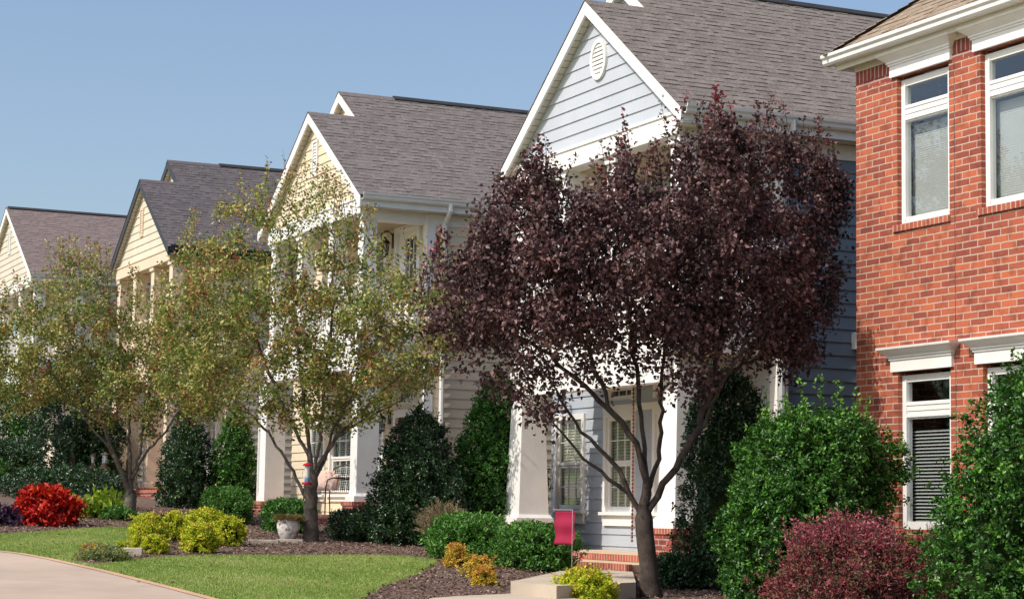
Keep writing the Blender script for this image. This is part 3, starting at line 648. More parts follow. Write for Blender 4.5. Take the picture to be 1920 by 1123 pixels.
# --- beige house with dark roof edge
Yt = 14.7
th_ = [hole(-53.0, -52.1, 5.6, 7.2), hole(-51.2, -50.3, 5.6, 7.2), hole(-49.4, -48.5, 5.6, 7.2), hole(-53.0, -52.1, 2.5, 3.9), hole(-49.6, -48.7, 2.5, 3.9)]
g, q = house('beige clapboard house with dark roof edges and slim cream porch posts', -47.63, 7.88, 2.93, 4.0, .70, 13.0, 'beige_siding', 'beige_siding', 'dark_trim', 'shingle_dark', 'beige_trim', Yt, holes=th_, seed=51, band=False, ridgevent=15.4)
for h in th_: window(g, *h, Yt, mid=(h[2]+h[3])/2, cols=2, rows=2, blind='grey_blind')
gvent(g, -50.75, q['yW'], 8.85, .15, .36, False, 'beige_trim')
for xa in (-53.22, -51.62, -49.85, -48.15): column(g, xa, xa+.30, 13.2, q['zt1'], q['zE']-.28, 'beige_trim', plinth=.02)
for xa in (-53.35, -49.98): column(g, xa, xa+.38, 13.2, q['zF']+.05, q['zc1'], 'beige_trim', plinth=.05, pier=1.2)
for xa in (-51.7, -48.2): column(g, xa, xa+.25, 13.2, q['zF']+.05, q['zc1'], 'beige_trim', plinth=.03)
mb = MB(); railing(mb, 'x', 13.3, -53.0, -48.1, q['zt1'], q['zt1']+.92); mb.build('balcony_railing', 'beige_trim', g)
# --- far house with white roof edge
Yl = 13.7
lh = [hole(-66.0, -65.1, 6.2, 7.7), hole(-63.9, -63.0, 6.2, 7.7), hole(-61.6, -60.7, 6.2, 7.7), hole(-62.2, -61.2, 3.1, 4.6)]
g, q = house('sand coloured clapboard house with plain mauve roof and white edge, farthest of the row', -59.70, 8.37, 4.15, 4.15, .605, 12.2, 'sand_siding', 'sand_siding', 'white_paint', 'shingle_mauve', 'white_paint', Yl, holes=lh, seed=71, rear=False, band=False, ridgevent=12.25)
for h in lh: window(g, *h, Yl, mid=(h[2]+h[3])/2, cols=2, rows=2, blind='grey_blind')
gvent(g, -63.85, q['yW'], 9.78, .17, .38, False)
for xa in (-67.6, -64.9, -62.45, -60.30): column(g, xa, xa+.30, 12.42, q['zt1'], q['zE']-.28, 'white_paint', plinth=.02)
for xa in (-67.6, -64.9, -62.1, -60.3): column(g, xa, xa+.32, 12.42, 2.9, q['zc1'], 'white_paint', plinth=.04, pier=1.6)
mb = MB(); railing(mb, 'x', 12.5, -67.4, -60.3, q['zt1'], q['zt1']+.92); mb.build('balcony_railing', 'white_paint', g)
# ------------------------------------------------------------------ the brick house
g = thing('brick_house', (-15, 13.5, gz(-15)), 'red brick house with white window cornices and tan hip roof', 'house')
YB = 13.5; XC = -19.507; x1_ = -9.0; zT = 6.90; yBk = 25
wins = [(-18.70, -17.75, 4.90, 6.60), (-17.20, -16.25, 4.90, 6.60), (-18.70, -17.75, 1.50, 3.245), (-17.20, -16.25, 1.50, 3.245)]
xx = -15.7
while xx < -10.5: wins += [(xx, xx+.95, 4.90, 6.60), (xx, xx+.95, 1.50, 3.245)]; xx += 1.5
mb = MB(); wallrects(mb, 'x', YB, XC, x1_, .2, 6.583, wins); wallrects(mb, 'y', XC, YB, yBk, .2, zT, ())
mb.f[-1] = mb.f[-1][::-1]
for x0, x1, z0, z1 in wins:
    mb.poly([(x0, YB, z0), (x0, YB, z1), (x0, YB+.14, z1), (x0, YB+.14, z0)][::-1]); mb.poly([(x1, YB, z0), (x1, YB+.14, z0), (x1, YB+.14, z1), (x1, YB, z1)][::-1])
    mb.poly([(x0, YB, z1), (x0, YB+.14, z1), (x1, YB+.14, z1), (x1, YB, z1)])
mb.poly([(x1_, YB, .2), (x1_, yBk, .2), (x1_, yBk, zT), (x1_, YB, zT)]); mb.poly([(XC, yBk, .2), (x1_, yBk, .2), (x1_, yBk, zT), (XC, yBk, zT)])
mb.build('wall', 'red_brick', g)
mb = MB()                                           # soldier course in front of the plain course line, between window heads
a = XC-.004
for x0, x1, z0, z1 in sorted(w_ for w_ in wins if w_[2] > 4):
    mb = MB(); mb.box(a, x0-.03, YB-.004, YB+.05, 6.66, zT); a = x1+.03; mb.build('soldier_course', 'soldier_brick', g)
mb = MB(); mb.box(a, x1_, YB-.004, YB+.05, 6.66, zT); mb.build('soldier_course', 'soldier_brick', g)
mb = MB(); wallrects(mb, 'x', YB-.002, XC, x1_, 6.583, 6.66, [(w_[0], w_[1], 6.5, 6.61) for w_ in wins if w_[2] > 4]); mb.build('header_course', 'pier_brick', g)
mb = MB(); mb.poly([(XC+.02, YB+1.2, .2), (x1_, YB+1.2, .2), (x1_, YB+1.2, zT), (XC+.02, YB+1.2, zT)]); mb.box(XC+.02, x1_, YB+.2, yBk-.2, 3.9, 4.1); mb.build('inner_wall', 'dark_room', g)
for wi, (x0, x1, z0, z1) in enumerate(wins):
    Yf = YB+.09; upw = z0 > 4
    mb = MB(); zt = z1-(.04 if upw else .04); zb = z0; f = .085
    zm1, zm0 = zt-.30, zt-.49
    mb.box(x0, x0+f, Yf-.03, Yf+.04, zb, zt); mb.box(x1-f, x1, Yf-.03, Yf+.04, zb, zt); mb.box(x0+f, x1-f, Yf-.028, Yf+.04, zt-f*.9, zt)
    mb.box(x0+f, x1-f, Yf-.028, Yf+.04, zb, zb+.085); mb.box(x0+f, x1-f, Yf-.033, Yf+.04, zm1-.10, zm1); mb.box(x0+.0+f, x1-f, Yf-.024, Yf+.04, zm0, zm1-.10)
    mb.box(x0+f-.02, x0+f, Yf-.04, Yf-.03, zb+.05, zt-.05); mb.box(x1-f, x1-f+.02, Yf-.04, Yf-.03, zb+.05, zt-.05); mb.box(x0+f, x1-f, Yf-.042, Yf-.033, zm0+.02, zm0+.05); mb.box(x0+f, x1-f, Yf-.042, Yf-.033, zm1-.04, zm1-.015)
    wn = mb.build('window', 'white_paint', g)
    mb = MB(); 
    for a, b_ in ((zb+.085, zm0), (zm1, zt-f*.9)): mb.poly([(x0+f, Yf+.0, a), (x1-f, Yf+.0, a), (x1-f, Yf+.0, b_), (x0+f, Yf+.0, b_)])
    mb.build('pane', 'window_glass', wn)
    mb = MB(); z = zm0-(.02 if upw else .12)
    sp = .026 if upw else .038
    while z > zb+.1:
        if upw: mb.poly([(x0+.02, Yf+.10, z-sp*1.05), (x1-.02, Yf+.10, z-sp*1.05), (x1-.02, Yf+.106, z), (x0+.02, Yf+.106, z)])
        else: mb.poly([(x0+.02, Yf+.075, z-.024), (x1-.02, Yf+.075, z-.024), (x1-.02, Yf+.115, z), (x0+.02, Yf+.115, z)])
        z -= sp
    mb.build('blind', 'grey_blind', wn)
    # cornice above the window
    mb = MB(); l, r_ = x0-.10, x1+.06; zc = z1-(.0 if upw else .0)
    prof = [(.0, .0), (.035, .0), (.035, .125), (.05, .13), (.05, .150), (.065, .155), (.065, .175), (.085, .195), (.115, .215), (.15, .245), (.155, .27), (.0, .27)]
    for (o0, h0), (o1, h1) in zip(prof, prof[1:]):
        A0 = (l-o0+.035, YB-o0, zc+h0); A1 = (r_+o0-.035, YB-o0, zc+h0); B1 = (r_+o1-.035, YB-o1, zc+h1); B0 = (l-o1+.035, YB-o1, zc+h1)
        mb.poly([A0, A1, B1, B0]); mb.poly([A1, (A1[0], YB, A1[2]), (B1[0], YB, B1[2]), B1]); mb.poly([(A0[0], YB, A0[2]), A0, B0, (B0[0], YB, B0[2])])
    mb.build('window_cornice', 'white_paint', g)
    if upw:
        mb = MB(); mb.box(x0-.06, x1+.02, YB-.028, YB+.10, z0-.075, z0-.002); mb.build('window_sill', 'rowlock_brick', g)
        mb = MB(); mb.box(x1+.092, x1+.098, YB-.003, YB+.001, .6, 6.59); mb.build('control_joint', 'dark_trim', g)
ovh = .30; gt = 7.03
mb = MB(); gutter_y(mb, YB-ovh-.0, XC-ovh, x1_+.3, gt); mb.extrude([(XC-ovh+.0, y, z) for y, z in ((YB-ovh+.13, gt-.12), (YB-ovh+.13, gt), (YB-ovh+.15, gt), (YB-ovh+.15, gt-.12))], (x1_-XC+.6, 0, 0))
gutter_side = [(XC-ovh, gt), (XC-ovh+.03, gt-.06), (XC-ovh+.035, gt-.10), (XC-ovh+.06, gt-.125), (XC-ovh+.12, gt-.125), (XC-ovh+.12, gt)]
mb.extrude([(x, YB-ovh+.14, z) for x, z in gutter_side], (0, yBk-YB+.3, 0)); mb.build('gutter', 'gutter_white', g)
mb = MB(); mb.poly([(XC-ovh+.13, YB-ovh+.15, zT-.035), (x1_, YB-ovh+.15, zT-.035), (x1_, YB+.02, zT-.035), (XC-ovh+.13, YB+.02, zT-.035)][::-1])
mb.poly([(XC-ovh+.13, YB+.02, zT-.035), (XC+.02, YB+.02, zT-.035), (XC+.02, yBk, zT-.035), (XC-ovh+.13, yBk, zT-.035)][::-1])
mb.box(XC-.012, x1_, YB-.014, YB-.0045, zT-.10, zT-.036); mb.box(XC-ovh+.11, x1_, YB-ovh+.15, YB-ovh+.17, zT-.06, zT+.08); mb.build('soffit', 'soffit_cream', g)
ms = .78; cs = 1/math.sqrt(1+ms*ms); sn = ms*cs; zR = gt-.02; X0 = XC-ovh+.04; Y0 = YB-ovh+.04; hw = 4.6
mb = MB(); mb.poly([(X0, Y0, zR-.02), (x1_+2, Y0, zR-.02), (x1_+2, Y0+hw, zR+ms*hw-.02), (X0+hw, Y0+hw, zR+ms*hw-.02)]); mb.poly([(X0, yBk, zR-.02), (X0, Y0, zR-.02), (X0+hw, Y0+hw, zR+ms*hw-.02), (X0+hw, yBk-hw, zR+ms*hw-.02)])
rf = mb.build('roof', 'ridge_vent', g)
mb = MB(); Lx = x1_+2-X0
shingles(mb, (X0, Y0, zR), (x1_+2, Y0, zR), (0, cs, sn), hw/cs, clipf=lambda d: (d*cs, Lx), seed=91)
shingles(mb, (X0, yBk, zR), (X0, Y0, zR), (cs, 0, sn), hw/cs, clipf=lambda d: (d*cs, yBk-Y0-d*cs), seed=92)
mb.build('shingles', 'shingle_tan', rf)
mb = MB(); dv = Vector((1, 1, ms)).normalized(); pv = Vector((1, -1, 0)).normalized()*.12; L_ = hw*math.sqrt(2+ms*ms); d = 0; r = random.Random(5)
while d < L_-.2:
    p = Vector((X0, Y0, zR+.025))+dv*d; q_ = p+dv*.2; t = r.random(); h = Vector((0, 0, .018)); dn = Vector((0, 0, -.045))
    mb.poly([p+h, q_, q_+pv+dn, p+pv+dn+h], t); mb.poly([q_, p+h, p-pv+dn+h, q_-pv+dn], t); mb.poly([p+h, p+pv+dn+h, p+pv+dn, p, p-pv+dn, p-pv+dn+h], t*.5); d += .143
mb.build('hip_cap', 'shingle_tan', rf)
# ------------------------------------------------------------------ trees
def grow(limbs, att, step=.11, infl=1.1, kill=.20, iters=90, droop=0.0, seed=1):
    pos = []; par = []
    for l in limbs:
        l = [np.array(p, float) for p in l]; start = None
        if pos:
            d = np.linalg.norm(np.array(pos)-l[0], axis=1); start = int(d.argmin())
        prev = start; pts = [l[0]] if start is None else []
        if start is None: pos.append(l[0]); par.append(-1); prev = 0
        for a, b_ in zip(l, l[1:]):
            if start is not None and prev == start: a = pos[start]
            k_ = max(1, int(np.linalg.norm(b_-a)/step))
            for i in range(1, k_+1):
                w_ = rng.normal(size=3)*.012
                pos.append(a+(b_-a)*i/k_+w_); par.append(prev); prev = len(pos)-1
    global LIMB
    LIMB = []
    for l in limbs[1:]:
        for k_ in range(12):
            t = k_/11; i0 = min(int(t*(len(l)-1)), len(l)-2); f_ = t*(len(l)-1)-i0; a = np.array(l[i0])*(1-f_)+np.array(l[i0+1])*f_; LIMB.append((int(np.linalg.norm(np.array(pos)-a, axis=1).argmin()), t))
    n_init = len(pos)
    n_ = len(pos); att = att.copy(); alive = np.ones(len(att), bool)
    P = np.array(pos); best = np.full(len(att), 9e9); bi = np.zeros(len(att), int); new0 = 0
    for it in range(iters):
        Q = np.array(pos[new0:])
        for c0 in range(0, len(Q), 400):
            d = np.linalg.norm(att[:, None]-Q[None, c0:c0+400], axis=2); j = d.argmin(1); dm = d[np.arange(len(att)), j]
            u = dm < best; best[u] = dm[u]; bi[u] = j[u]+new0+c0
        alive &= best > kill
        use = alive & (best < infl if it > 4 else best < 9)
        if not use.any(): break
        new0 = len(pos); P = np.array(pos); acc = {}
        dirs = att[use]-P[bi[use]]; dirs /= np.linalg.norm(dirs, axis=1, keepdims=True)
        ids = bi[use]; s_ = np.zeros((len(P), 3)); np.add.at(s_, ids, dirs)
        for i in np.unique(ids):
            v = s_[i]; l_ = np.linalg.norm(v)
            if l_ < .05: continue
            v = v/l_+rng.normal(size=3)*.14; v[2] -= droop; v /= np.linalg.norm(v)
            pos.append(P[i]+v*step); par.append(int(i))
        if len(pos) == new0 or len(pos) > 9000: break
    return np.array(pos), np.array(par)
def radii(par, R0, tip=.0035):
    n_ = len(par); kids = np.zeros(n_, int); leafc = np.zeros(n_)
    for p in par:
        if p >= 0: kids[p] += 1
    leafc[kids == 0] = 1
    for i in range(n_-1, 0, -1): leafc[par[i]] += leafc[i]
    e = math.log(R0/tip)/math.log(max(2, leafc[0])); fr = leafc/leafc[0]; return tip*np.maximum(leafc, 1)**e*np.clip(.66+(fr-.45)*.9, .66, 1), kids
def woody(name, pos, par, rad, mat, parent, flare=1.5, taper_tip=True):
    n_ = len(par); ch = [[] for _ in range(n_)]
    for i in range(1, n_): ch[par[i]].append(i)
    trunk, mb = MB(), MB(); stack = [(0, None)]; first = True
    while stack:
        i, frm = stack.pop(); chain = [frm, i] if frm is not None else [i]
        j = i
        while ch[j]:
            c_ = sorted(ch[j], key=lambda k: -rad[k])
            for k in c_[1:]: stack.append((k, j))
            j = c_[0]; chain.append(j)
        if len(chain) < 2: continue
        P = [pos[k] for k in chain]; r_ = [rad[k] for k in chain]
        if frm is not None: r_[0] = min(rad[frm], r_[1]*1.15)
        if first:
            for q in range(min(6, len(r_))): r_[q] *= 1+(flare-1)*max(0, 1-q/3.5)**2
        mx = max(r_); mb_ = trunk if first else mb
        mb_.tube(P, r_, 12 if first else (8 if mx > .03 else (5 if mx > .01 else 3)), caps=first)
        first = False
    t = trunk.build('trunk', mat, parent, smooth=True); mb.build('branches', mat, parent, smooth=True); return t
def outline_pts(poly, n_, dmax=1.5, spread=.8):
    px_ = np.array([p[0] for p in poly]); pz = np.array([p[1] for p in poly]); out = []; segs = np.array(list(zip(poly, poly[1:]+poly[:1])))
    while sum(len(o) for o in out) < n_:
        u = rng.uniform(px_.min(), px_.max(), 4000); z = rng.uniform(pz.min(), pz.max(), 4000); k = inside(u, z, poly); u, z = u[k], z[k]
        q = np.stack([u, z], 1)[:, None]; a = segs[None, :, 0]; d = segs[None, :, 1]-a; t = np.clip(((q-a)*d).sum(2)/(d*d).sum(2), 0, 1); ds = np.linalg.norm(q-a-d*t[..., None], axis=2).min(1)
        hw_ = dmax*np.sqrt(np.minimum(1, ds/spread)); wd = rng.uniform(-1, 1, len(u))*hw_; keep = rng.random(len(u)) < hw_/dmax+.12
        out.append(np.stack([u, wd, z], 1)[keep])
    return np.concatenate(out)[:n_]
def to_world(q, base):
    q = np.asarray(q, float); return np.stack([base[0]+.4226*q[:, 0]-.9063*q[:, 1], base[1]+.9063*q[:, 0]+.4226*q[:, 1], base[2]+q[:, 2]], 1)
def tree(base, poly, limbs, nat, nleaf, leafL, leafW, lmat, bark, label, R0, dmax, shoots=(), droop=.25, tipred=0, kill=.2, clump=.10, keepf=None, name='garden_tree', group=None, step=.11, tintf=None, bend=None, nsh=0, shl=.35, seedp=0.0, shred=.1, fl=(.45, 1.6), vs=1.0, wfun=None, limbf=.30):
    g = thing(name, base, label, 'tree', group)
    lw_ = []
    for li, l in enumerate(limbs):
        wob = rng.normal()*.55 if li else 0; lw_.append([(u, wob*(max(0, z-l[0][1])/2.2 if li else 0)*.8, z) for u, z in l])
    # limbs start where they leave an earlier one
    bf = bend or (lambda u: 0*u)
    def bq(a): a = np.array(a, float); a[:, 1] += bf(a[:, 0]); return a
    L = [list(to_world(bq(l), base)) for l in lw_]
    att = to_world(bq(outline_pts(poly, nat, dmax)), base)
    if keepf is not None: att = att[keepf(att)]
    pos, par = grow(L, att, kill=kill, droop=0, step=step)
    rad, kids = radii(par, R0)
    flo = np.zeros(len(pos))
    for i_, t_ in LIMB: flo[i_] = max(flo[i_], R0*limbf*(1-.72*t_))
    for i_ in range(len(pos)-1, 0, -1): flo[par[i_]] = max(flo[par[i_]], flo[i_])
    rad = np.maximum(rad, flo)
    wp, wl = [], []
    woody('branches', pos, par, rad, bark, g)
    thin = np.where(rad < .011)[0]; w_ = np.where(kids[thin] == 0, 3.0, 1.0); 
    qn = pos[thin]; dn_ = np.sin(qn[:, 0]*5.1+seedp)*np.sin(qn[:, 1]*4.7+2*seedp)*np.sin(qn[:, 2]*5.3*vs+3*seedp)+.5*np.sin(qn[:, 0]*11+qn[:, 2]*9*vs)*np.sin(qn[:, 1]*10+1); w_ = w_*np.clip(fl[0]+dn_*fl[1], .03, 1.4)*(wfun(qn) if wfun else 1); sel = rng.choice(thin, nleaf, p=w_/w_.sum())
    P = pos[sel]+rng.normal(size=(nleaf, 3))*clump
    A = rvec(nleaf); A[:, 2] -= droop*1.6; Nn = rvec(nleaf)*.8+np.array([0, 0, .8])
    # clump tint: leaves of one twig share a shade
    ct = rng.random(len(pos)); tint = np.clip(.5+(ct[sel]-.5)*.45+rng.normal(size=nleaf)*.24, 0, .92)
    if tintf is not None: tint = tintf(P, tint)
    if keepf is not None: k = keepf(P); P, A, Nn, tint = P[k], A[k], Nn[k], tint[k]
    Ls = rng.uniform(.7, 1.25, len(P))*leafL; Ws = Ls*leafW/leafL*rng.uniform(.8, 1.2, len(P))
    shoots = list(shoots)
    for _ in range(nsh):
        i0 = rng.integers(0, len(poly)); a_, b_ = poly[i0-1], poly[i0]; t_ = rng.random(); u_, z_ = a_[0]+(b_[0]-a_[0])*t_, a_[1]+(b_[1]-a_[1])*t_
        if z_ < 3.2: continue
        l_ = shl*rng.uniform(.35, 1.2); shoots.append((u_*.97, rng.normal()*.35, z_-.35, z_-.08+l_*.8, int(18+55*l_), shred))
    if shoots:
        mb = MB(); PP, AA, TT = [P], [A], [tint]; LL = [Ls]
        for (u, wd, z0, z1, nl, red) in shoots:
            b0 = to_world(bq([(u+rng.normal()*.10, wd, z0)]), base)[0]; b1 = to_world(bq([(u, wd, z1)]), base)[0]
            mid = (b0+b1)/2+rng.normal(size=3)*.03; mb.tube([b0, mid, b1], [.006, .004, .0015], 4, False)
            t = rng.random(nl)**.8; pp = b0+(b1-b0)*t[:, None]+rng.normal(size=(nl, 3))*(.045*(1.35-t))[:, None]
            aa = rvec(nl); aa[:, 2] = np.abs(aa[:, 2])*.5+.1; PP.append(pp); AA.append(aa); LL.append(rng.uniform(.6, 1.0, nl)*leafL)
            TT.append(np.where(rng.random(nl) < red*np.clip((t-.35)*2.2, 0, 1), rng.uniform(.95, 1, nl), rng.uniform(.2, .9, nl)))
        P = np.concatenate(PP); A = np.concatenate(AA); tint = np.concatenate(TT); Ls = np.concatenate(LL); Ws = Ls*leafW/leafL; Nn = rvec(len(P))
        mb.build('shoots', bark, g)
    leaves('crown', P, A, Nn, Ls, Ws, tint, lmat, g)
    return g, pos, par
# purple plum
plum = [(-2.57, 3.02), (-2.51, 3.43), (-2.4, 3.75), (-2.2, 3.5), (-2.05, 3.65), (-2.0, 4.15), (-1.74, 4.4), (-1.42, 4.6), (-1.31, 4.85), (-1.1, 4.5), (-0.69, 4.4), (-0.4, 4.75), (-0.25, 4.55), (0.07, 4.75), (0.33, 5.15), (0.54, 5.2), (0.72, 5.5), (1.01, 5.5), (1.13, 5.25), (1.5, 5.45), (1.98, 5.4), (2.22, 5.1), (2.5, 5.05), (2.5, 3.63), (2.2, 3.27), (2.2, 2.7), (1.75, 2.4), (1.25, 2.5), (0.96, 2.67), (0.62, 2.31), (0.16, 2.16), (-0.25, 2.42), (-0.71, 2.18), (-1.0, 1.88), (-1.38, 1.79), (-1.53, 2.13), (-1.88, 2.24), (-2.23, 2.44), (-2.52, 2.73)]
pl = [[(0.01, -.05), (0.0, .2), (-0.04, 0.46), (-0.08, 0.86)], [(-0.08, 0.86), (-0.24, 1.12), (-0.47, 1.26), (-0.74, 1.48), (-0.94, 1.74), (-1.21, 1.99)], [(-0.24, 1.12), (-0.36, 1.37), (-0.59, 1.6), (-0.83, 1.88), (-1.06, 2.23), (-1.36, 2.69)],
      [(-0.08, 0.86), (-0.06, 1.26), (-0.16, 1.66), (-0.42, 1.95), (-0.63, 2.41), (-0.84, 2.99), (-1.03, 3.69)], [(-0.06, 1.26), (-0.09, 1.84), (-0.17, 2.48), (-0.26, 3.23), (-0.39, 4.05)], [(-0.06, 1.09), (0.07, 1.49), (0.13, 2.02), (0.15, 2.71), (0.26, 3.59), (0.37, 4.6)],
      [(-0.06, 0.89), (0.19, 1.32), (0.51, 1.79), (0.76, 2.29), (1.02, 2.79), (1.43, 3.26), (1.84, 3.62)], [(0.51, 1.79), (0.73, 2.49), (0.9, 3.25), (1.02, 4.08), (1.25, 4.79)], [(-0.42, 1.95), (-0.72, 2.29), (-1.3, 2.75), (-1.89, 3.03), (-2.19, 3.2)], [(0.76, 2.29), (1.1, 2.6), (1.5, 2.75), (1.85, 3.0)]]
nolimit = lambda p: ~((p[:, 0]+.074*(13.5-p[:, 1]) > -19.45) & (p[:, 2]-1.089*(13.5-p[:, 1]) > 3.75)) & ~((p[:, 0] < -22.6) & (p[:, 1] > 12.85)) & ((p[:, 1] < 13.1) | ((p[:, 0] < -19.6) & (p[:, 1] < 14.6)))
sh = [(.74, .1, 5.1, 5.78, 95, .9), (.66, 0, 5.0, 5.5, 60, .7), (.36, -.2, 5.0, 5.56, 30, .7), (.95, .2, 5.0, 5.62, 34, .9), (.88, .1, 5.0, 5.45, 40, .5), (-.37, 0, 4.7, 5.33, 34, .35), (1.19, .2, 4.9, 5.36, 30, .2), (-2.40, 0, 3.3, 3.83, 60, .35), (-2.08, .1, 3.2, 3.84, 60, .3), (-1.28, 0, 4.4, 5.0, 34, .1), (-1.15, .1, 4.5, 4.85, 20, .3), (1.84, 0, 4.8, 5.24, 34, .1), (.07, 0, 4.8, 5.44, 30, .2), (-1.72, .2, 4.2, 4.75, 40, .1), (-.6, -.1, 4.4, 5.0, 26, .2), (1.55, .1, 4.7, 5.28, 36, .1), (2.05, .1, 4.4, 4.98, 30, .1), (-.85, .1, 4.4, 4.85, 30, .1), (.5, .1, 4.9, 5.4, 40, .3), (1.4, 0, 4.8, 5.2, 40, .1)]
tree((-19.32, 10.71, .72), plum, pl, 3200, 54000, .063, .044, 'plum_leaf', 'bark_plum', 'dark purple leaved plum tree with forked dark trunk in front of the blue house', .10, 1.0, sh, droop=.35, kill=.19, clump=.085, keepf=nolimit, name='plum_tree', nsh=130, shl=.46, shred=.12, fl=(.72, 1.15), vs=.35, seedp=2.2, wfun=lambda v: np.where(v[:, 2] < 3.5, .45, 1.0), bend=lambda u: np.clip(u, 0, 9)*.92)
# two crabapples
crab = [(-2.6, 2.7), (-2.6, 3.6), (-2.3, 4.3), (-1.67, 5.15), (-1.22, 5.35), (-0.84, 5.45), (-0.6, 5.75), (-0.22, 5.6), (0.11, 5.6), (0.42, 5.2), (0.84, 5.0), (1.06, 4.45), (1.6, 4.5), (2.1, 4.35), (2.36, 3.8), (2.54, 3.13), (2.22, 2.63), (1.73, 2.2), (1.08, 1.85), (0.59, 1.65), (0.01, 1.6), (-0.73, 1.62), (-1.31, 1.75), (-1.81, 1.8), (-2.35, 2.1)]
cl_ = [[(0, -.05), (0, .2), (-0.01, 0.54), (0.01, 1.03)], [(-0.01, 0.54), (-0.38, 1.19), (-0.73, 1.67), (-1.15, 2.08), (-1.66, 2.57)], [(0.01, 1.03), (-0.11, 1.77), (-0.22, 2.59), (-0.37, 3.75), (-0.49, 4.84)], [(0.01, 1.03), (0.1, 1.61), (0.16, 2.43), (0.26, 3.43), (0.27, 4.51)],
       [(0.01, 1.03), (0.34, 1.61), (0.83, 2.11), (1.31, 2.62), (1.88, 3.12)], [(0.01, .95), (0.2, 1.28), (0.3, 1.77), (0.81, 2.69), (1.04, 3.61)], [(-0.11, 1.27), (-0.49, 2.09), (-0.93, 2.99), (-1.29, 3.98)], [(.34, 1.61), (.9, 1.95), (1.5, 2.3)]]
shc = [(-1.5, 0, 4.8, 5.45, 14, 0), (-1.35, .1, 4.9, 5.7, 10, 0), (-.85, 0, 5.0, 5.95, 16, .3), (-.6, 0, 5.2, 6.1, 18, .3), (-.2, .1, 5.1, 5.9, 26, .3), (.12, .1, 5.0, 5.85, 22, .2), (.5, 0, 4.7, 5.4, 18, .2), (.85, 0, 4.5, 5.25, 18, .2), (-1.9, 0, 4.3, 5.1, 14, .2), (1.3, 0, 4.2, 4.9, 14, .1), (1.95, .1, 4.0, 4.9, 18, .5), (2.3, .1, 3.6, 4.2, 18, .5), (2.5, .1, 2.9, 3.4, 16, .5), (-2.2, 0, 3.9, 4.7, 16, .2), (.3, .3, 4.8, 5.5, 20, .2), (-1.1, .2, 4.9, 5.5, 18, .1)]
def crabtint(P, t):
    # berries and turning leaves gather on some boughs
    s = np.sin(P[:, 0]*3.1+P[:, 2]*2.3)+np.sin(P[:, 1]*4.0-P[:, 2]*3.1+1); r_ = rng.random(len(P)) < np.clip(.12+.10*s, .03, .4)
    return np.where(r_, rng.uniform(.79, 1, len(P)), np.clip(t*.78, 0, .76))
frontlim = lambda p: ~((p[:, 0] < -34.3) & (p[:, 1] > 12.85))
tree((-29.68, 10.5, 1.11), crab, cl_, 2400, 36000, .062, .040, 'crab_leaf', 'bark_grey', 'olive green crabapple with red berries and a red bird feeder on its trunk', .105, 1.35, shc, droop=.12, kill=.21, clump=.085, keepf=frontlim, name='crabapple_tree', group='crabapple trees along the front beds', tintf=crabtint, nsh=90, shl=.55, seedp=1.3, wfun=lambda v: np.where(v[:, 2] > 5.2, .55, 1.0))
crab2 = [(-3.09, 3.55), (-2.91, 3.9), (-2.52, 3.95), (-1.94, 4.25), (-1.58, 4.75), (-1.19, 4.85), (-0.59, 4.65), (0.01, 4.2), (0.7, 4.15), (1.5, 3.75), (2.0, 3.5), (2.1, 2.69), (1.6, 2.0), (0.78, 1.6), (0.01, 1.5), (-0.67, 1.8), (-1.46, 1.95), (-2.03, 1.78), (-3.0, 1.75)]
cl2 = [[(0, -.05), (0, .2), (-0.01, 0.43), (0.0, 0.72)], [(-0.01, 0.43), (-0.31, 1.2), (-0.72, 1.67), (-1.08, 2.15), (-1.59, 2.83)], [(0.0, 0.72), (-0.05, 1.49), (-0.11, 2.27), (-0.29, 3.24), (-0.56, 4.02)], [(0.0, 0.72), (0.14, 1.2), (0.2, 1.88), (0.36, 2.86), (0.62, 3.65)],
       [(0.0, 0.72), (0.36, 1.3), (0.69, 1.6), (1.15, 2.29), (1.43, 2.78)], [(-0.31, 1.2), (-0.69, 2.06), (-1.21, 3.13), (-1.45, 4.1)], [(-0.72, 1.67), (-1.47, 2.24), (-2.27, 2.72)]]
shc2 = [(-1.58, 0, 4.2, 5.0, 20, 0), (-1.3, .1, 4.3, 5.05, 20, 0), (-1.15, 0, 4.2, 5.1, 18, .1), (-1.9, 0, 3.9, 4.55, 16, .1), (-.75, 0, 4.2, 4.95, 18, 0), (-.55, 0, 4.2, 4.85, 14, 0), (-2.5, 0, 3.5, 4.1, 14, .1), (.1, 0, 3.8, 4.4, 14, .1), (.8, 0, 3.7, 4.3, 14, .2), (-1.0, .3, 4.1, 4.7, 18, .1)]
tree((-36.41, 9.4, 1.37), crab2, cl2, 2300, 31000, .064, .041, 'crab_leaf', 'bark_grey', 'olive green crabapple beyond the red foliage plant, in front of the beige house', .105, 1.3, shc2, droop=.12, kill=.21, clump=.085, keepf=frontlim, name='crabapple_tree', group='crabapple trees along the front beds', tintf=crabtint, nsh=90, shl=.55, seedp=1.3, wfun=lambda v: np.where(v[:, 2] > 5.2, .55, 1.0))
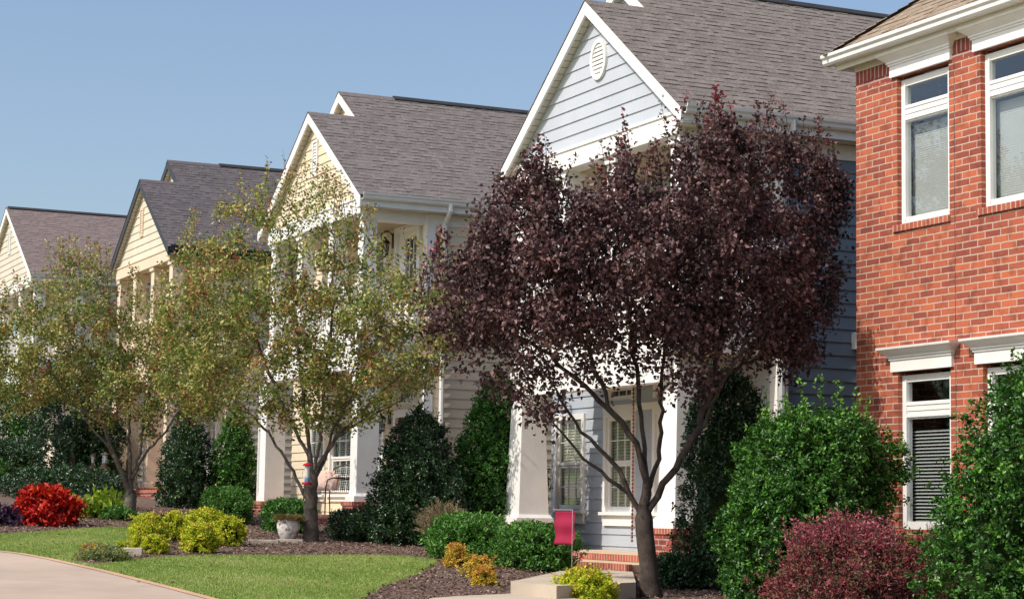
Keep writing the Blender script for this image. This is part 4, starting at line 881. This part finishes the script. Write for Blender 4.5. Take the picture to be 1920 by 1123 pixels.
# small dark tree between the beige and the far house
def small_tree(base, poly, label, nleaf, R0=.07, lm='dark_shaded_leaf', L=.10, dmax=1.0):
    lim = [[(0, -.05), (0, .5), (0, 1.2)], [(0, .9), (-.3, 1.6), (-.5, 2.3)], [(0, 1.2), (.2, 2.0), (.2, 2.9)]]
    tree(base, poly, lim, 700, nleaf, L, L*.5, lm, 'bark_grey', label, R0, dmax, droop=.1, kill=.26, clump=.14, name='broadleaf_tree', step=.14)
small_tree((-50.3, 11.5, 1.89), [(-1.1, 1.4), (-1.15, 2.4), (-.7, 3.4), (0, 3.9), (.7, 3.5), (1.15, 2.6), (1.2, 1.5), (1.0, .7), (.3, .9), (-.4, .5), (-1.0, .7)], 'dark broadleaf tree with slim trunk behind the red foliage plant', 9000)
small_tree((-58.8, 11.4, 2.2), [(-1.4, 1.0), (-1.3, 2.4), (-.5, 3.2), (.5, 3.2), (1.1, 2.4), (1.2, 1.2), (.4, .9), (-.6, .8)], 'mid green broadleaf tree before the far house porch', 7000, lm='holly_leaf')
# ------------------------------------------------------------------ shrubs
def shrub(name, label, cat, x, y, h, rx, ry, prof, n_, L, W, lmat, z0=None, seed=1, lump=.10, band=.22, shoots=0, shoot_h=.3, up=.25, group=None, core='core_twig_green', ragged=.05, tuft=13):
    r = np.random.default_rng(seed); zb = gz(x) if z0 is None else z0
    g = thing(name, (x, y, zb), label, cat, group)
    ph = r.uniform(0, 6.28, 8)
    def rad_(t, a):
        if prof == 'cone': p = np.where(t < .12, .84+t*1.3, np.clip(1-((np.maximum(t, .12)-.12)/.88)**2.2, 0, 1)**.8)
        elif prof == 'egg': p = np.sqrt(np.clip(1-((t-.38)/.63)**2, 0, 1))
        elif prof == 'box': p = np.clip(1-np.abs((t-.45)/.56)**4, 0, 1)**.4
        else: p = np.sqrt(np.clip(1-((t-.30)/.71)**2, 0, 1))
        return p*(1+lump*(np.sin(3*a+ph[0]+t*4)*.5+np.sin(5*a+ph[1]-t*7)*.4+np.sin(2*a+ph[2]+t*9)*.5+np.sin(9*a+ph[3]+t*14)*.25+np.sin(13*a+t*25+ph[4])*.2))
    K = max(30, n_//tuft); t = r.random(K*3)**.9; a = r.uniform(0, 6.283, K*3); pp_ = rad_(t, a); k = r.random(K*3) < np.clip(pp_, .15, 1); t, a, pp_ = t[k][:K], a[k][:K], pp_[k][:K]; K = len(t)
    rr = pp_*(1-np.abs(r.normal(size=K))*band*.6)+r.normal(size=K)*ragged; topk = r.random(K) < .22; rr = np.where(topk, rr*np.sqrt(r.random(K)), rr)
    if prof != 'cone':
        tt = np.linspace(.3, 1, 40); R_ = np.stack([rad_(tt_*np.ones(K), a) for tt_ in tt], 1); idx = (R_ > rr[:, None]).sum(1).clip(0, 39); t = np.where(topk, tt[idx]*(1-np.abs(r.normal(size=K))*.05), t)
    C = np.stack([x+np.cos(a)*rr*rx, y+np.sin(a)*rr*ry, zb+t*h+r.normal(size=K)*ragged*h*.4], 1)
    oc = np.stack([np.cos(a)/rx, np.sin(a)/ry, (t-.35)*1.6/h], 1); oc /= np.linalg.norm(oc, axis=1, keepdims=True)
    td = oc+r.normal(size=(K, 3))*.45+np.array([0, 0, up]); td /= np.linalg.norm(td, axis=1, keepdims=True)
    tc = r.normal(size=K)*.17; i_ = r.integers(0, K, n_); n2 = n_; s_ = r.random(n2); tl = L*1.7*(.6+.8*r.random(K))
    P = C[i_]+td[i_]*((s_-.55)*tl[i_])[:, None]+r.normal(size=(n2, 3))*L*.36
    out = oc[i_]; rv = r.normal(size=(n2, 3)); rv /= np.linalg.norm(rv, axis=1, keepdims=True)
    A = td[i_]*.7+rv*.85; Nn = out*.6+r.normal(size=(n2, 3))*.5+np.array([0, 0, .4])
    tint = np.clip(.42+tc[i_]+s_*.22+r.normal(size=n2)*.15, 0, 1); Ls = r.uniform(.65, 1.25, n2)*L; k = P[:, 2] > zb+.005; P, A, Nn, tint, Ls = P[k], A[k], Nn[k], tint[k], Ls[k]
    if shoots:
        mb = MB(); PP, AA, NN, TT, LL = [P], [A], [Nn], [tint], [Ls]
        for i in range(shoots):
            aa = r.uniform(0, 6.28); q = math.sqrt(r.random())*.8; zt = 1-.35*q*q if prof != 'cone' else 1-q
            b0 = np.array([x+math.cos(aa)*q*rx, y+math.sin(aa)*q*ry, zb+h*zt*.86]); hh = shoot_h*r.uniform(.4, 1.1); b1 = b0+np.array([r.normal()*.08, r.normal()*.08, hh+h*.12])
            mb.tube([b0, (b0+b1)/2+r.normal(size=3)*.01, b1], [.005, .004, .002], 4, False); m_ = int(18+hh*70); tt = r.random(m_)
            PP.append(b0+(b1-b0)*tt[:, None]+r.normal(size=(m_, 3))*.012); v = r.normal(size=(m_, 3)); v[:, 2] = np.abs(v[:, 2])*.6+.3; AA.append(v); NN.append(r.normal(size=(m_, 3))+np.array([0, 0, .6])); TT.append(np.clip(.65+tt*.3+r.normal(size=m_)*.1, 0, 1)); LL.append(r.uniform(.7, 1.2, m_)*L)
        mb.build('shoots', core, g); P, A, Nn, tint, Ls = (np.concatenate(v) for v in (PP, AA, NN, TT, LL))
    leaves('foliage', P, A, Nn, Ls, Ls*W/L*r.uniform(.8, 1.2, len(P)), tint, lmat, g)
    mb = MB(); na, nz = 20, 10
    for i in range(nz+1):
        t_ = i/nz; 
        for j in range(na):
            a_ = 2*math.pi*j/na; p_ = float(rad_(np.array([t_*.98]), np.array([a_]))[0])*(.68+.07*math.sin(j*7+i*3)); mb.v.append((x+math.cos(a_)*p_*rx, y+math.sin(a_)*p_*ry, zb-.02+t_*h*.84))
    for i in range(nz):
        for j in range(na): mb.f.append((i*na+j, i*na+(j+1) % na, (i+1)*na+(j+1) % na, (i+1)*na+j)); mb.t.append(.5); mb.sw.append(False)
    mb.f.append(tuple(nz*na+j for j in range(na))); mb.t.append(.5); mb.sw.append(False)
    mb.build('dark_core', core, g); return g  # closed core, not stalks; its dark colour stands for shade between tufts
HG = 'clipped evergreen shrubs in the beds'
# big hollies on the right, in front of the brick house
shrub('holly_shrub', 'tall dark holly behind the forked plum trunk, shaded and loose', 'shrub', -20.35, 12.25, 2.5, .58, .5, 'egg', 22000, .05, .025, 'dark_shaded_leaf', seed=2, lump=.16, shoots=10, shoot_h=.3)
shrub('holly_shrub', 'big rounded bright holly with upright shoots below the brick corner', 'shrub', -18.0, 11.95, 1.95, .84, .8, 'box', 46000, .045, .025, 'bright_holly_leaf', seed=3, lump=.22, shoots=44, shoot_h=.5, ragged=.075)
shrub('holly_shrub', 'broad low holly joining the big rounded holly, beside the pink shrub', 'shrub', -17.7, 11.25, 1.35, .55, .5, 'egg', 20000, .045, .025, 'bright_holly_leaf', seed=4, lump=.22, ragged=.08, shoots=12, shoot_h=.15)
shrub('holly_shrub', 'glossy holly at the picture edge before the brick house windows', 'shrub', -14.22, 11.75, 2.5, .88, .9, 'cone', 48000, .045, .026, 'bright_holly_leaf', seed=5, lump=.22, shoots=30, shoot_h=.45, ragged=.07)
shrub('loropetalum_shrub', 'pink and bronze feathery shrub between two hollies', 'shrub', -15.62, 10.75, .86, .82, .7, 'dome', 30000, .038, .016, 'loro_leaf', seed=6, lump=.22, shoots=150, shoot_h=.26, up=.8, ragged=.10, core='bark_plum')
shrub('low_shrub', 'small dark leafy shrub at the foot of the forked plum tree', 'shrub', -20.55, 11.7, .36, .38, .33, 'dome', 6500, .05, .02, 'dark_shaded_leaf', seed=7, shoots=8, shoot_h=.1, up=.5)
# cone hollies further along
shrub('cone_holly', 'tall bright cone holly next to the blue house column', 'shrub', -29.1, 13.35, 2.72, .82, .75, 'cone', 38000, .050, .025, 'holly_leaf', seed=8, lump=.07)
shrub('cone_holly', 'big dark green holly before the cream house porch, nearly black in the shade', 'shrub', -29.05, 12.0, 2.1, .86, .70, 'cone', 34000, .050, .025, 'dark_shaded_leaf', seed=9, lump=.16, ragged=.06, shoots=30, shoot_h=.12)
shrub('cone_holly', 'slim bright cone holly left of the cream house hollow column', 'shrub', -42.1, 13.1, 2.2, .54, .5, 'cone', 15000, .06, .03, 'holly_leaf', seed=10, lump=.07)
shrub('cone_holly', 'dark shaded cone shrub beside the beige house posts', 'shrub', -42.6, 12.2, 2.2, .76, .6, 'cone', 14000, .06, .03, 'dark_shaded_leaf', seed=12, lump=.09)
shrub('broad_shrub', 'wide black green shrub in shade behind the red foliage plant', 'shrub', -51.5, 12.2, 2.0, 1.8, .8, 'box', 12000, .08, .04, 'dark_shaded_leaf', seed=13, lump=.1)
shrub('groundcover_plant', 'low dark shrubbery behind the red foliage plant and the leafy bright plants', 'shrub', -45.0, 10.0, .70, 4.6, .8, 'box', 13000, .07, .035, 'dark_shaded_leaf', seed=82, lump=.15, ragged=.1)
shrub('groundcover_plant', 'dark low planting in front of the far house steps', 'shrub', -54.5, 9.5, .75, 3.5, .9, 'box', 12000, .07, .035, 'holly_leaf', seed=83, lump=.15, ragged=.1)
shrub('broad_shrub', 'dark green shrub below the far house porch', 'shrub', -57.5, 11.5, 1.2, 1.6, .8, 'box', 9000, .08, .04, 'dark_shaded_leaf', seed=14, lump=.1)
# box hedges
shrub('boxwood_hedge', 'bright green hedge beyond the lime shrubs, below the slim cone holly', 'hedge', -35.4, 10.9, .62, .95, .35, 'box', 12000, .05, .02, 'box_leaf', seed=15, shoots=25, shoot_h=.05, up=.5)
shrub('boxwood_hedge', 'green hedge behind the plaster urn', 'hedge', -32.6, 11.1, .52, .80, .35, 'box', 11000, .045, .02, 'holly_leaf', seed=16, shoots=20, shoot_h=.06, up=.4)
shrub('boxwood_hedge', 'dark clipped hedge under the metal settee', 'hedge', -29.95, 11.35, .47, .78, .38, 'box', 9000, .04, .02, 'dark_shaded_leaf', seed=17, up=.4)
shrub('boxwood_hedge', 'green leafy hedge below the blue house column', 'hedge', -25.45, 11.25, .58, .95, .42, 'box', 13000, .055, .022, 'box_leaf', seed=18, lump=.14, shoots=26, shoot_h=.07, up=.5)
shrub('boxwood_hedge', 'green hedge with bare twiggy patch behind the magenta flag', 'hedge', -23.55, 11.35, .56, .85, .42, 'box', 9500, .055, .022, 'box_leaf', seed=19, lump=.16, shoots=22, shoot_h=.07, up=.5)
# lime shrubs in the bed
for i, (x, y, h, r_, s, lb) in enumerate([(-29.0, 7.75, .40, .24, .035, 'lime yellow shrub nearest the crabapple trunk, farthest of the lime group'), (-27.6, 7.35, .33, .16, .03, 'small yellow shrub with orange tips between two taller lime shrubs'), (-29.5, 8.3, .41, .20, .03, 'rounded lime shrub in the middle of the lime group'),
                                  (-26.3, 7.15, .23, .155, .03, 'smallest yellow lime shrub, beside the pale stone block'), (-28.75, 8.55, .50, .31, .035, 'tallest lime green shrub, before the bright hedge'), (-26.65, 7.85, .37, .235, .033, 'low lime shrub in front of the tallest lime one'), (-28.3, 8.75, .40, .22, .033, 'lime green shrub at the urn end of the lime group')]):
    shrub('lime_shrub', lb, 'shrub', x, y, h, r_, r_, 'dome', 5200 if h > .3 else 3500, s, s*.62, 'lime_leaf', seed=20+i, lump=.24, up=.5, group='lime shrubs in the bed', ragged=.10, shoots=14, shoot_h=.05)
shrub('lime_shrub', 'loose lime yellow shrub hiding the concrete step edge', 'shrub', -18.3, 9.4, .34, .34, .28, 'dome', 7000, .034, .02, 'lime_leaf', seed=40, lump=.22, shoots=26, shoot_h=.08, up=.7, ragged=.07)
for i, (x, y, h, r_, lb) in enumerate([(-23.95, 10.45, .26, .18, 'yellow green sprawling shrub against the hedge foot'), (-22.15, 9.95, .22, .20, 'golden orange low shrub, middle one of three on the mulch'), (-20.9, 9.45, .17, .13, 'smallest golden shrub, nearest the concrete step')]):
    shrub('gold_shrub', lb, 'shrub', x, y, h, r_, r_*.8, 'dome', 2300, .032, .02, 'gold_leaf', seed=50+i, lump=.25, shoots=18, shoot_h=.07, up=.7, group='golden shrubs on the mulch', ragged=.10)
# flowers and foliage plants on the left
shrub('coleus_plant', 'bright red foliage plant, a wide mound at the lawn edge', 'plant', -34.0, 7.35, .54, .60, .42, 'dome', 5200, .10, .055, 'red_leaf', seed=60, ragged=.11, lump=.22, shoots=14, shoot_h=.10, up=.3, core='red_door')
shrub('purple_plant', 'dusky purple leaved plant at the end of the red mound', 'plant', -33.6, 6.55, .26, .26, .25, 'dome', 900, .09, .05, 'purple_leaf', seed=61, up=.3)
shrub('hosta_plant', 'yellow green leafy plant beside the red mound', 'plant', -36.9, 8.5, .30, .22, .22, 'dome', 700, .10, .06, 'chartreuse_leaf', seed=62, up=.6)
shrub('hosta_plant', 'large leaved bright green plant before the beige posts', 'plant', -37.2, 9.1, .36, .26, .22, 'dome', 500, .16, .10, 'chartreuse_leaf', seed=63, up=.8)
shrub('groundcover_plant', 'low grey green plant at the crabapple foot beyond the lawn', 'plant', -36.2, 9.15, .18, .35, .3, 'dome', 1500, .06, .03, 'box_leaf', seed=64, up=.4)
shrub('flower_clump', 'low grey green clump with yellow daisies at the path edge', 'flowers', -25.0, 6.15, .17, .42, .30, 'dome', 7500, .028, .010, 'daisy_leaf', seed=65, up=.8, lump=.15)
shrub('flower_clump', 'rusty orange clump with yellow flowers on the lawn tip', 'flowers', -26.1, 6.3, .13, .20, .18, 'dome', 2600, .028, .010, 'rust_leaf', seed=66, up=1.0, lump=.2)
shrub('flower_clump', 'tiny yellow green tuft between the rusty clump and the lime shrubs', 'flowers', -27.2, 6.95, .11, .10, .10, 'dome', 500, .03, .014, 'lime_leaf', seed=67, up=.6)
# ornamental grass
g = thing('grass_tuft', (-26.75, 11.45, gz(-26.75)), 'dry straw coloured ornamental grass beside the green hedge', 'grass')
n_ = 900; mbx = rng.normal(size=(n_, 2))*.05; aa = rng.uniform(0, 6.28, n_); ln = rng.uniform(.45, .85, n_); sp = rng.uniform(.1, .42, n_); vs = []
base = np.array([-26.75, 11.45, gz(-26.75)]); segs = 5; allP, allA, allL = [], [], []
for s_ in range(segs):
    t0 = s_/segs; t1 = (s_+1)/segs
    f_ = lambda t: base+np.stack([mbx[:, 0]+np.cos(aa)*sp*t**1.6, mbx[:, 1]+np.sin(aa)*sp*t**1.6, ln*(t-.35*t**3*sp*2)], 1)
    allP.append(f_(t0)); d_ = f_(t1)-f_(t0); allA.append(d_); allL.append(np.linalg.norm(d_, axis=1)*1.12)
P = np.concatenate(allP); A = np.concatenate(allA); L_ = np.concatenate(allL)
leaves('blades', P, A, rvec(len(P)), L_, np.tile(np.full(n_, .007), segs), rng.random(len(P)), 'tuft_leaf', g, fold=0)
n2 = 1600; i_ = rng.integers(0, 60, n2); t = rng.uniform(.72, 1.0, n2); P = base+np.stack([mbx[i_, 0]+np.cos(aa[i_])*sp[i_]*1.1*t**1.6, mbx[i_, 1]+np.sin(aa[i_])*sp[i_]*1.1*t**1.6, ln[i_]*1.05*(t-.35*t**3*sp[i_]*2)], 1)+rng.normal(size=(n2, 3))*.008
leaves('plumes', P, rvec(n2)+np.array([0, 0, .8]), rvec(n2), np.full(n2, .035), np.full(n2, .010), rng.uniform(.5, 1, n2), 'tuft_leaf', g)
# ------------------------------------------------------------------ garden objects
# plaster urn with dry grass
ux, uy = -29.65, 10.12; uz = gz(ux)+.02
g = thing('garden_urn', (ux, uy, uz), 'weathered white plaster urn with dry foliage on the stone edging', 'urn')
mb = MB(); mb.lathe([(0, 0), (.10, 0), (.115, .02), (.15, .10), (.175, .18), (.178, .24), (.160, .30), (.168, .325), (.168, .34), (.15, .34), (.145, .30), (0, .29)], (ux, uy, uz), 28); mb.build('urn', 'urn_plaster', g, smooth=True)
n_ = 1900; a = rng.uniform(0, 6.28, n_); q = np.sqrt(rng.random(n_))*.20; P = np.stack([ux+np.cos(a)*q, uy+np.sin(a)*q, uz+.33+rng.random(n_)*.05-q*.18], 1)
leaves('dry_plant', P, np.stack([np.cos(a)*.8, np.sin(a)*.8, rng.uniform(.1, 1.1, n_)], 1)+rvec(n_)*.4, rvec(n_), rng.uniform(.04, .09, n_), np.full(n_, .010), rng.random(n_), 'dry_leaf', g)
# stone edging under it and the pale block
def block(name, label, cat, cx_, cy_, lx, ly, z0, z1, mat, rot=0, grp=None, jitter=.012):
    g = MB(); r = random.Random(int(abs(cx_)*100)); c_, s_ = math.cos(rot), math.sin(rot); k = 0
    pts = [(-1, -1), (-.3, -1.04), (.4, -1.0), (1, -.97), (1.02, .1), (1, 1), (0, 1.03), (-1, 1)]
    w_ = [(cx_+c_*(x*lx+r.uniform(-1, 1)*jitter)-s_*(y*ly), cy_+s_*(x*lx)+c_*(y*ly+r.uniform(-1, 1)*jitter)) for x, y in pts]
    g.poly([(x, y, z0) for x, y in w_][::-1]); 
    for i in range(8):
        j = (i+1) % 8; g.poly([(*w_[i], z0), (*w_[j], z0), (*w_[j], z1-.01), (*w_[i], z1-.01)])
        e0 = (cx_+(w_[i][0]-cx_)*.96, cy_+(w_[i][1]-cy_)*.96, z1); e1 = (cx_+(w_[j][0]-cx_)*.96, cy_+(w_[j][1]-cy_)*.96, z1); g.poly([(*w_[i], z1-.01), (*w_[j], z1-.01), e1, e0])
    g.poly([(cx_+(x-cx_)*.96, cy_+(y-cy_)*.96, z1) for x, y in w_])
    o = g.build(name, mat); return tag(o, label, cat, grp)
sl = [(-29.35, 10.05, .20), (-29.15, 9.55, .24), (-28.95, 9.05, .22), (-28.8, 8.7, .14)]
for (x, y, l), lb in zip(sl, ['flat edging stone under the plaster urn', 'flat edging stone one along from the urn', 'flat edging stone partly behind the lime shrubs', 'short edging stone beside the tallest lime shrub']): block('edging_stone', lb, 'stone', x, y, l, .10, gz(x)-.02, gz(x)+.06, 'stone_edge', rot=1.15, grp='edging stones by the urn')
block('stone_block', 'pale dressed stone block between yellow daisies and the smallest lime shrub', 'stone', -25.85, 6.72, .13, .10, gz(-25.85)-.02, gz(-25.85)+.115, 'step_concrete', rot=1.2)
# concrete walk and step
def slab(name, label, poly, z0, z1, cat='path'):
    mb = MB(); mb.poly([(x, y, z1) for x, y in poly]); n_ = len(poly); mb.poly([(x, y, z0) for x, y in poly][::-1])
    for i in range(n_):
        j = (i+1) % n_; mb.poly([(*poly[i], z0), (*poly[j], z0), (*poly[j], z1), (*poly[i], z1)])
    return tag(mb.build(name, 'step_concrete'), label, cat)
slab('path_step', 'raised concrete walk step leading to the blue house entrance', [(-19.18, 8.98), (-18.55, 8.93), (-17.95, 8.90), (-18.9, 10.3), (-22.4, 12.16), (-24.0, 12.16), (-19.98, 9.53)], .55, .905, 'step')
slab('path_slab', 'lower concrete walk slab in the corner of the mulch bed', [(-18.12, 7.62), (-16.6, 8.0), (-16.6, 9.2), (-19.0, 9.1), (-19.15, 8.97), (-18.6, 8.1)], .5, .78)
# garden flag on a wire stand
g = thing('garden_flag', (-21.5, 10.88, gz(-21.5)), 'plain magenta garden flag on a thin wire stand in the hedge', 'flag')
mb = MB(); k0 = 0; nx_, nz_ = 10, 16; fx0, fx1, fzt, fzb = -22.03, -21.50, 1.645, 1.245
for i in range(nx_+1):
    for j in range(nz_+1):
        u, v = i/nx_, j/nz_; mb.v.append((fx0+(fx1-fx0)*u+.012*math.sin(v*7)*v*(1-u), 10.88+.020*math.sin(u*7+v*3)*v+.01*math.sin(v*11), fzt+(fzb-fzt)*v))
for i in range(nx_):
    for j in range(nz_): a = i*(nz_+1)+j; mb.f.append((a, a+1, a+nz_+2, a+nz_+1)); mb.t.append(.5); mb.sw.append(False)
fl = mb.build('cloth', 'flag_cloth', g, smooth=True); md = fl.modifiers.new('s', 'SOLIDIFY'); md.thickness = .003
mb = MB(); mb.tube([(fx0-.02, 10.87, 1.655), (fx1-.03, 10.87, 1.655), (fx1-.015, 10.865, 1.64), (fx1-.015, 10.865, 1.0), (fx1-.015, 10.865, .79)], .0035, 6); mb.build('stand', 'box_grey', g)
# bird feeders
def feeder(x, y, z, h, r_, label, mats, hook=None, handle=False, sq=False):
    g = thing('bird_feeder', (x, y, z), label, 'bird feeder', 'bird feeders in the crabapples'); n_ = 4 if sq else 18
    mb = MB(); mb.lathe([(0, h+.03), (r_*1.1, h+.015), (r_*1.75, h-.012), (r_*1.7, h-.02), (r_, h-.02)], (x, y, z), n_); mb.build('roof', mats[0], g)
    mb = MB(); mb.lathe([(r_*.92, h-.02), (r_*.92, .10)], (x, y, z), n_); mb.build('tube', mats[1], g, smooth=not sq)
    mb = MB(); mb.lathe([(r_*.93, .10), (r_*.93, .035)], (x, y, z), n_); mb.build('filling', mats[2], g)
    mb = MB(); mb.lathe([(0, .035), (r_, .035), (r_*1.9, .03), (r_*1.9, .0), (r_*.8, -.012), (0, -.012)], (x, y, z), n_); mb.build('tray', mats[0], g)
    if handle:
        mb = MB(); mb.tube([(x-.4226*r_*.9, y-.906*r_*.9, z+h*.72), (x-.4226*r_*1.7, y-.906*r_*1.7, z+h*.68), (x-.4226*r_*1.8, y-.906*r_*1.8, z+h*.35), (x-.4226*r_*.9, y-.906*r_*.9, z+h*.30)], .006, 6); mb.build('handle', 'white_flower', g)
    if hook: mb = MB(); mb.tube([(x, y, z+h+.02), (x, y, z+h+hook)], .003, 4); mb.build('wire', 'iron', g)
feeder(-29.31, 10.28, 1.99, .30, .042, 'red capped bird feeder with blue nectar on the near crabapple trunk', ('feeder_red', 'grey_blind', 'feeder_blue'), hook=.35, handle=True)
feeder(-37.0, 9.05, 2.30, .27, .05, 'square brown bird feeder with tray hanging nearest the posts', ('feeder_wood', 'pale_siding', 'bark_chip'), hook=.9, sq=True)
feeder(-37.5, 8.95, 2.31, .24, .028, 'thin clear tube bird feeder beside the square one', ('feeder_wood', 'grey_blind', 'bark_chip'), hook=.9)
# metal settee with cushions on the cream porch
sx, sy, sz = -37.1, 13.45, 1.52
g = thing('metal_settee', (sx, sy, sz), 'wrought iron settee on the cream house porch', 'bench')
mb = MB()
for xx in (sx-.62, sx+.62):
    mb.tube([(xx, sy-.28, sz), (xx, sy-.28, sz+.50), (xx, sy-.24, sz+.66), (xx, sy-.12, sz+.70), (xx, sy+.25, sz+.68)], .013, 6); mb.tube([(xx, sy+.27, sz), (xx, sy+.25, sz+.42), (xx, sy+.33, sz+.9)], .013, 6)
for yy in np.linspace(-.28, .25, 8): mb.tube([(sx-.62, sy+yy, sz+.42), (sx+.62, sy+yy, sz+.42)], .009, 5)
for xx in np.linspace(sx-.62, sx+.62, 12): mb.tube([(xx, sy+.26, sz+.42), (xx, sy+.33, sz+.88)], .006, 5)
mb.tube([(sx-.62, sy+.33, sz+.9), (sx, sy+.33, sz+.97), (sx+.62, sy+.33, sz+.9)], .013, 6); mb.build('frame', 'iron', g)
def pillow(name, label, cat, c_, w_, h_, t_, mat, rx_, rz_):
    mb = MB(); n_ = 10
    M4 = Matrix.Translation(c_) @ Matrix.Rotation(rz_, 4, 'Z') @ Matrix.Rotation(rx_, 4, 'X')
    for sgn in (1, -1):
        k = len(mb.v)
        for i in range(n_+1):
            for j in range(n_+1):
                u, v = i/n_*2-1, j/n_*2-1; th = (max(0, (1-u**4)*(1-v**4)))**.5*t_; s_ = 1-.06*(1-abs(u*v)); mb.v.append(tuple(M4 @ Vector((u*w_*s_, sgn*th, v*h_*s_))))
        for i in range(n_):
            for j in range(n_):
                a = k+i*(n_+1)+j; q_ = (a, a+n_+1, a+n_+2, a+1); mb.f.append(q_ if sgn < 0 else q_[::-1]); mb.t.append(.5); mb.sw.append(False)
    return tag(mb.build(name, mat, smooth=True), label, cat)
pillow('cushion', 'pale pink patterned cushion standing on the iron settee', 'cushion', (sx-.05, sy-.05, sz+.65), .23, .21, .07, 'cushion', -.25, .35)
pillow('cushion', 'small cream cushion at the arm of the iron settee', 'cushion', (sx+.38, sy+.0, sz+.62), .18, .17, .06, 'cushion', -.2, -.2)
g = thing('potted_flowers', (-36.25, 13.85, 1.52), 'white flowers in a pot behind the iron settee', 'flowers')
mb = MB(); mb.lathe([(0, 0), (.10, 0), (.14, .26), (.15, .28), (.13, .28), (0, .26)], (-36.25, 13.85, 1.52), 20); mb.build('pot', 'urn_plaster', g)
n_ = 900; P = np.array([-36.25, 13.85, 2.08])+rvec(n_)*np.cbrt(rng.random(n_))[:, None]*np.array([.20, .18, .30]); leaves('blooms', P, rvec(n_), rvec(n_), np.full(n_, .05), np.full(n_, .035), rng.random(n_), 'white_bloom', g)
# wooden rocking chair on the beige porch
def rocker(x, y, z, label):
    g = thing('rocking_chair', (x, y, z), label, 'chair', 'wooden rocking chairs on the beige porch')
    mb = MB()
    for dx in (-.26, .26):
        mb.tube([(x+dx, y-.42, z+.06), (x+dx, y-.2, z+.02), (x+dx, y+.1, z+.02), (x+dx, y+.42, z+.08)], .018, 6)
        mb.tube([(x+dx, y-.25, z+.02), (x+dx, y-.25, z+.62)], .018, 6); mb.tube([(x+dx, y+.22, z+.03), (x+dx, y+.38, z+1.12)], .02, 6)
        mb.box(x+dx-.04, x+dx+.04, y-.30, y+.30, z+.61, z+.635)
    mb.build('frame', 'chair_wood', g); mb = MB()
    for i in range(7): mb.box(x-.25, x+.25, y-.27+i*.072, y-.27+i*.072+.055, z+.40, z+.42)
    mb.build('seat', 'chair_wood', g); mb = MB()
    for i in range(6): a = x-.2+i*.08; mb.tube([(a, y+.24, z+.42), (a, y+.36, z+1.05)], .012, 5)
    mb.box(x-.28, x+.28, y+.35, y+.385, z+1.03, z+1.14); mb.build('backrest', 'chair_wood', g)
rocker(-50.2, 13.75, 2.03, 'orange wooden rocking chair between two beige porch posts'); rocker(-48.9, 13.7, 2.03, 'orange wooden rocking chair mostly hidden by the dark cone shrub')
# fallen leaves on lawn, mulch and road; tree line on the far side of the road (mirrored in the panes)
n_ = 90; x_ = rng.uniform(-31, -18, n_); y_ = 5.2+5*rng.random(n_)**.8; P = np.stack([x_, y_, -SL*x_+.035+rng.random(n_)*.01], 1); A = rvec(n_); A[:, 2] *= .3
leaves('fallen_leaves', P, A, rvec(n_)*.5+np.array([0, 0, 1]), rng.uniform(.04, .075, n_), rng.uniform(.025, .045, n_), rng.random(n_), 'dry_leaf', fold=.4, kind='stuff')
C_ = [(-44, -13, 7.5, 4.2), (-52, -15, 9.5, 5.0), (-62, -14, 8.0, 4.5), (-36, -16, 6.0, 3.6), (-73, -16, 9.0, 5.0), (-28, -18, 8, 4.0)]; PP = []
for x_, y_, h_, r_ in C_:
    v = rvec(2600)*(rng.random(2600)**.33)[:, None]; v *= 1+.25*np.sin(v[:, :1]*7+v[:, 2:]*5); PP.append(np.array([x_, y_, h_*.62])+v*np.array([r_, r_, h_*.42]))
P = np.concatenate(PP); n_ = len(P); leaves('tree_line', P, rvec(n_), rvec(n_), np.full(n_, .42), np.full(n_, .26), rng.random(n_)*.7, 'box_leaf', kind='stuff')
for o in bpy.data.objects:
    if '_o' in o: del o['_o']
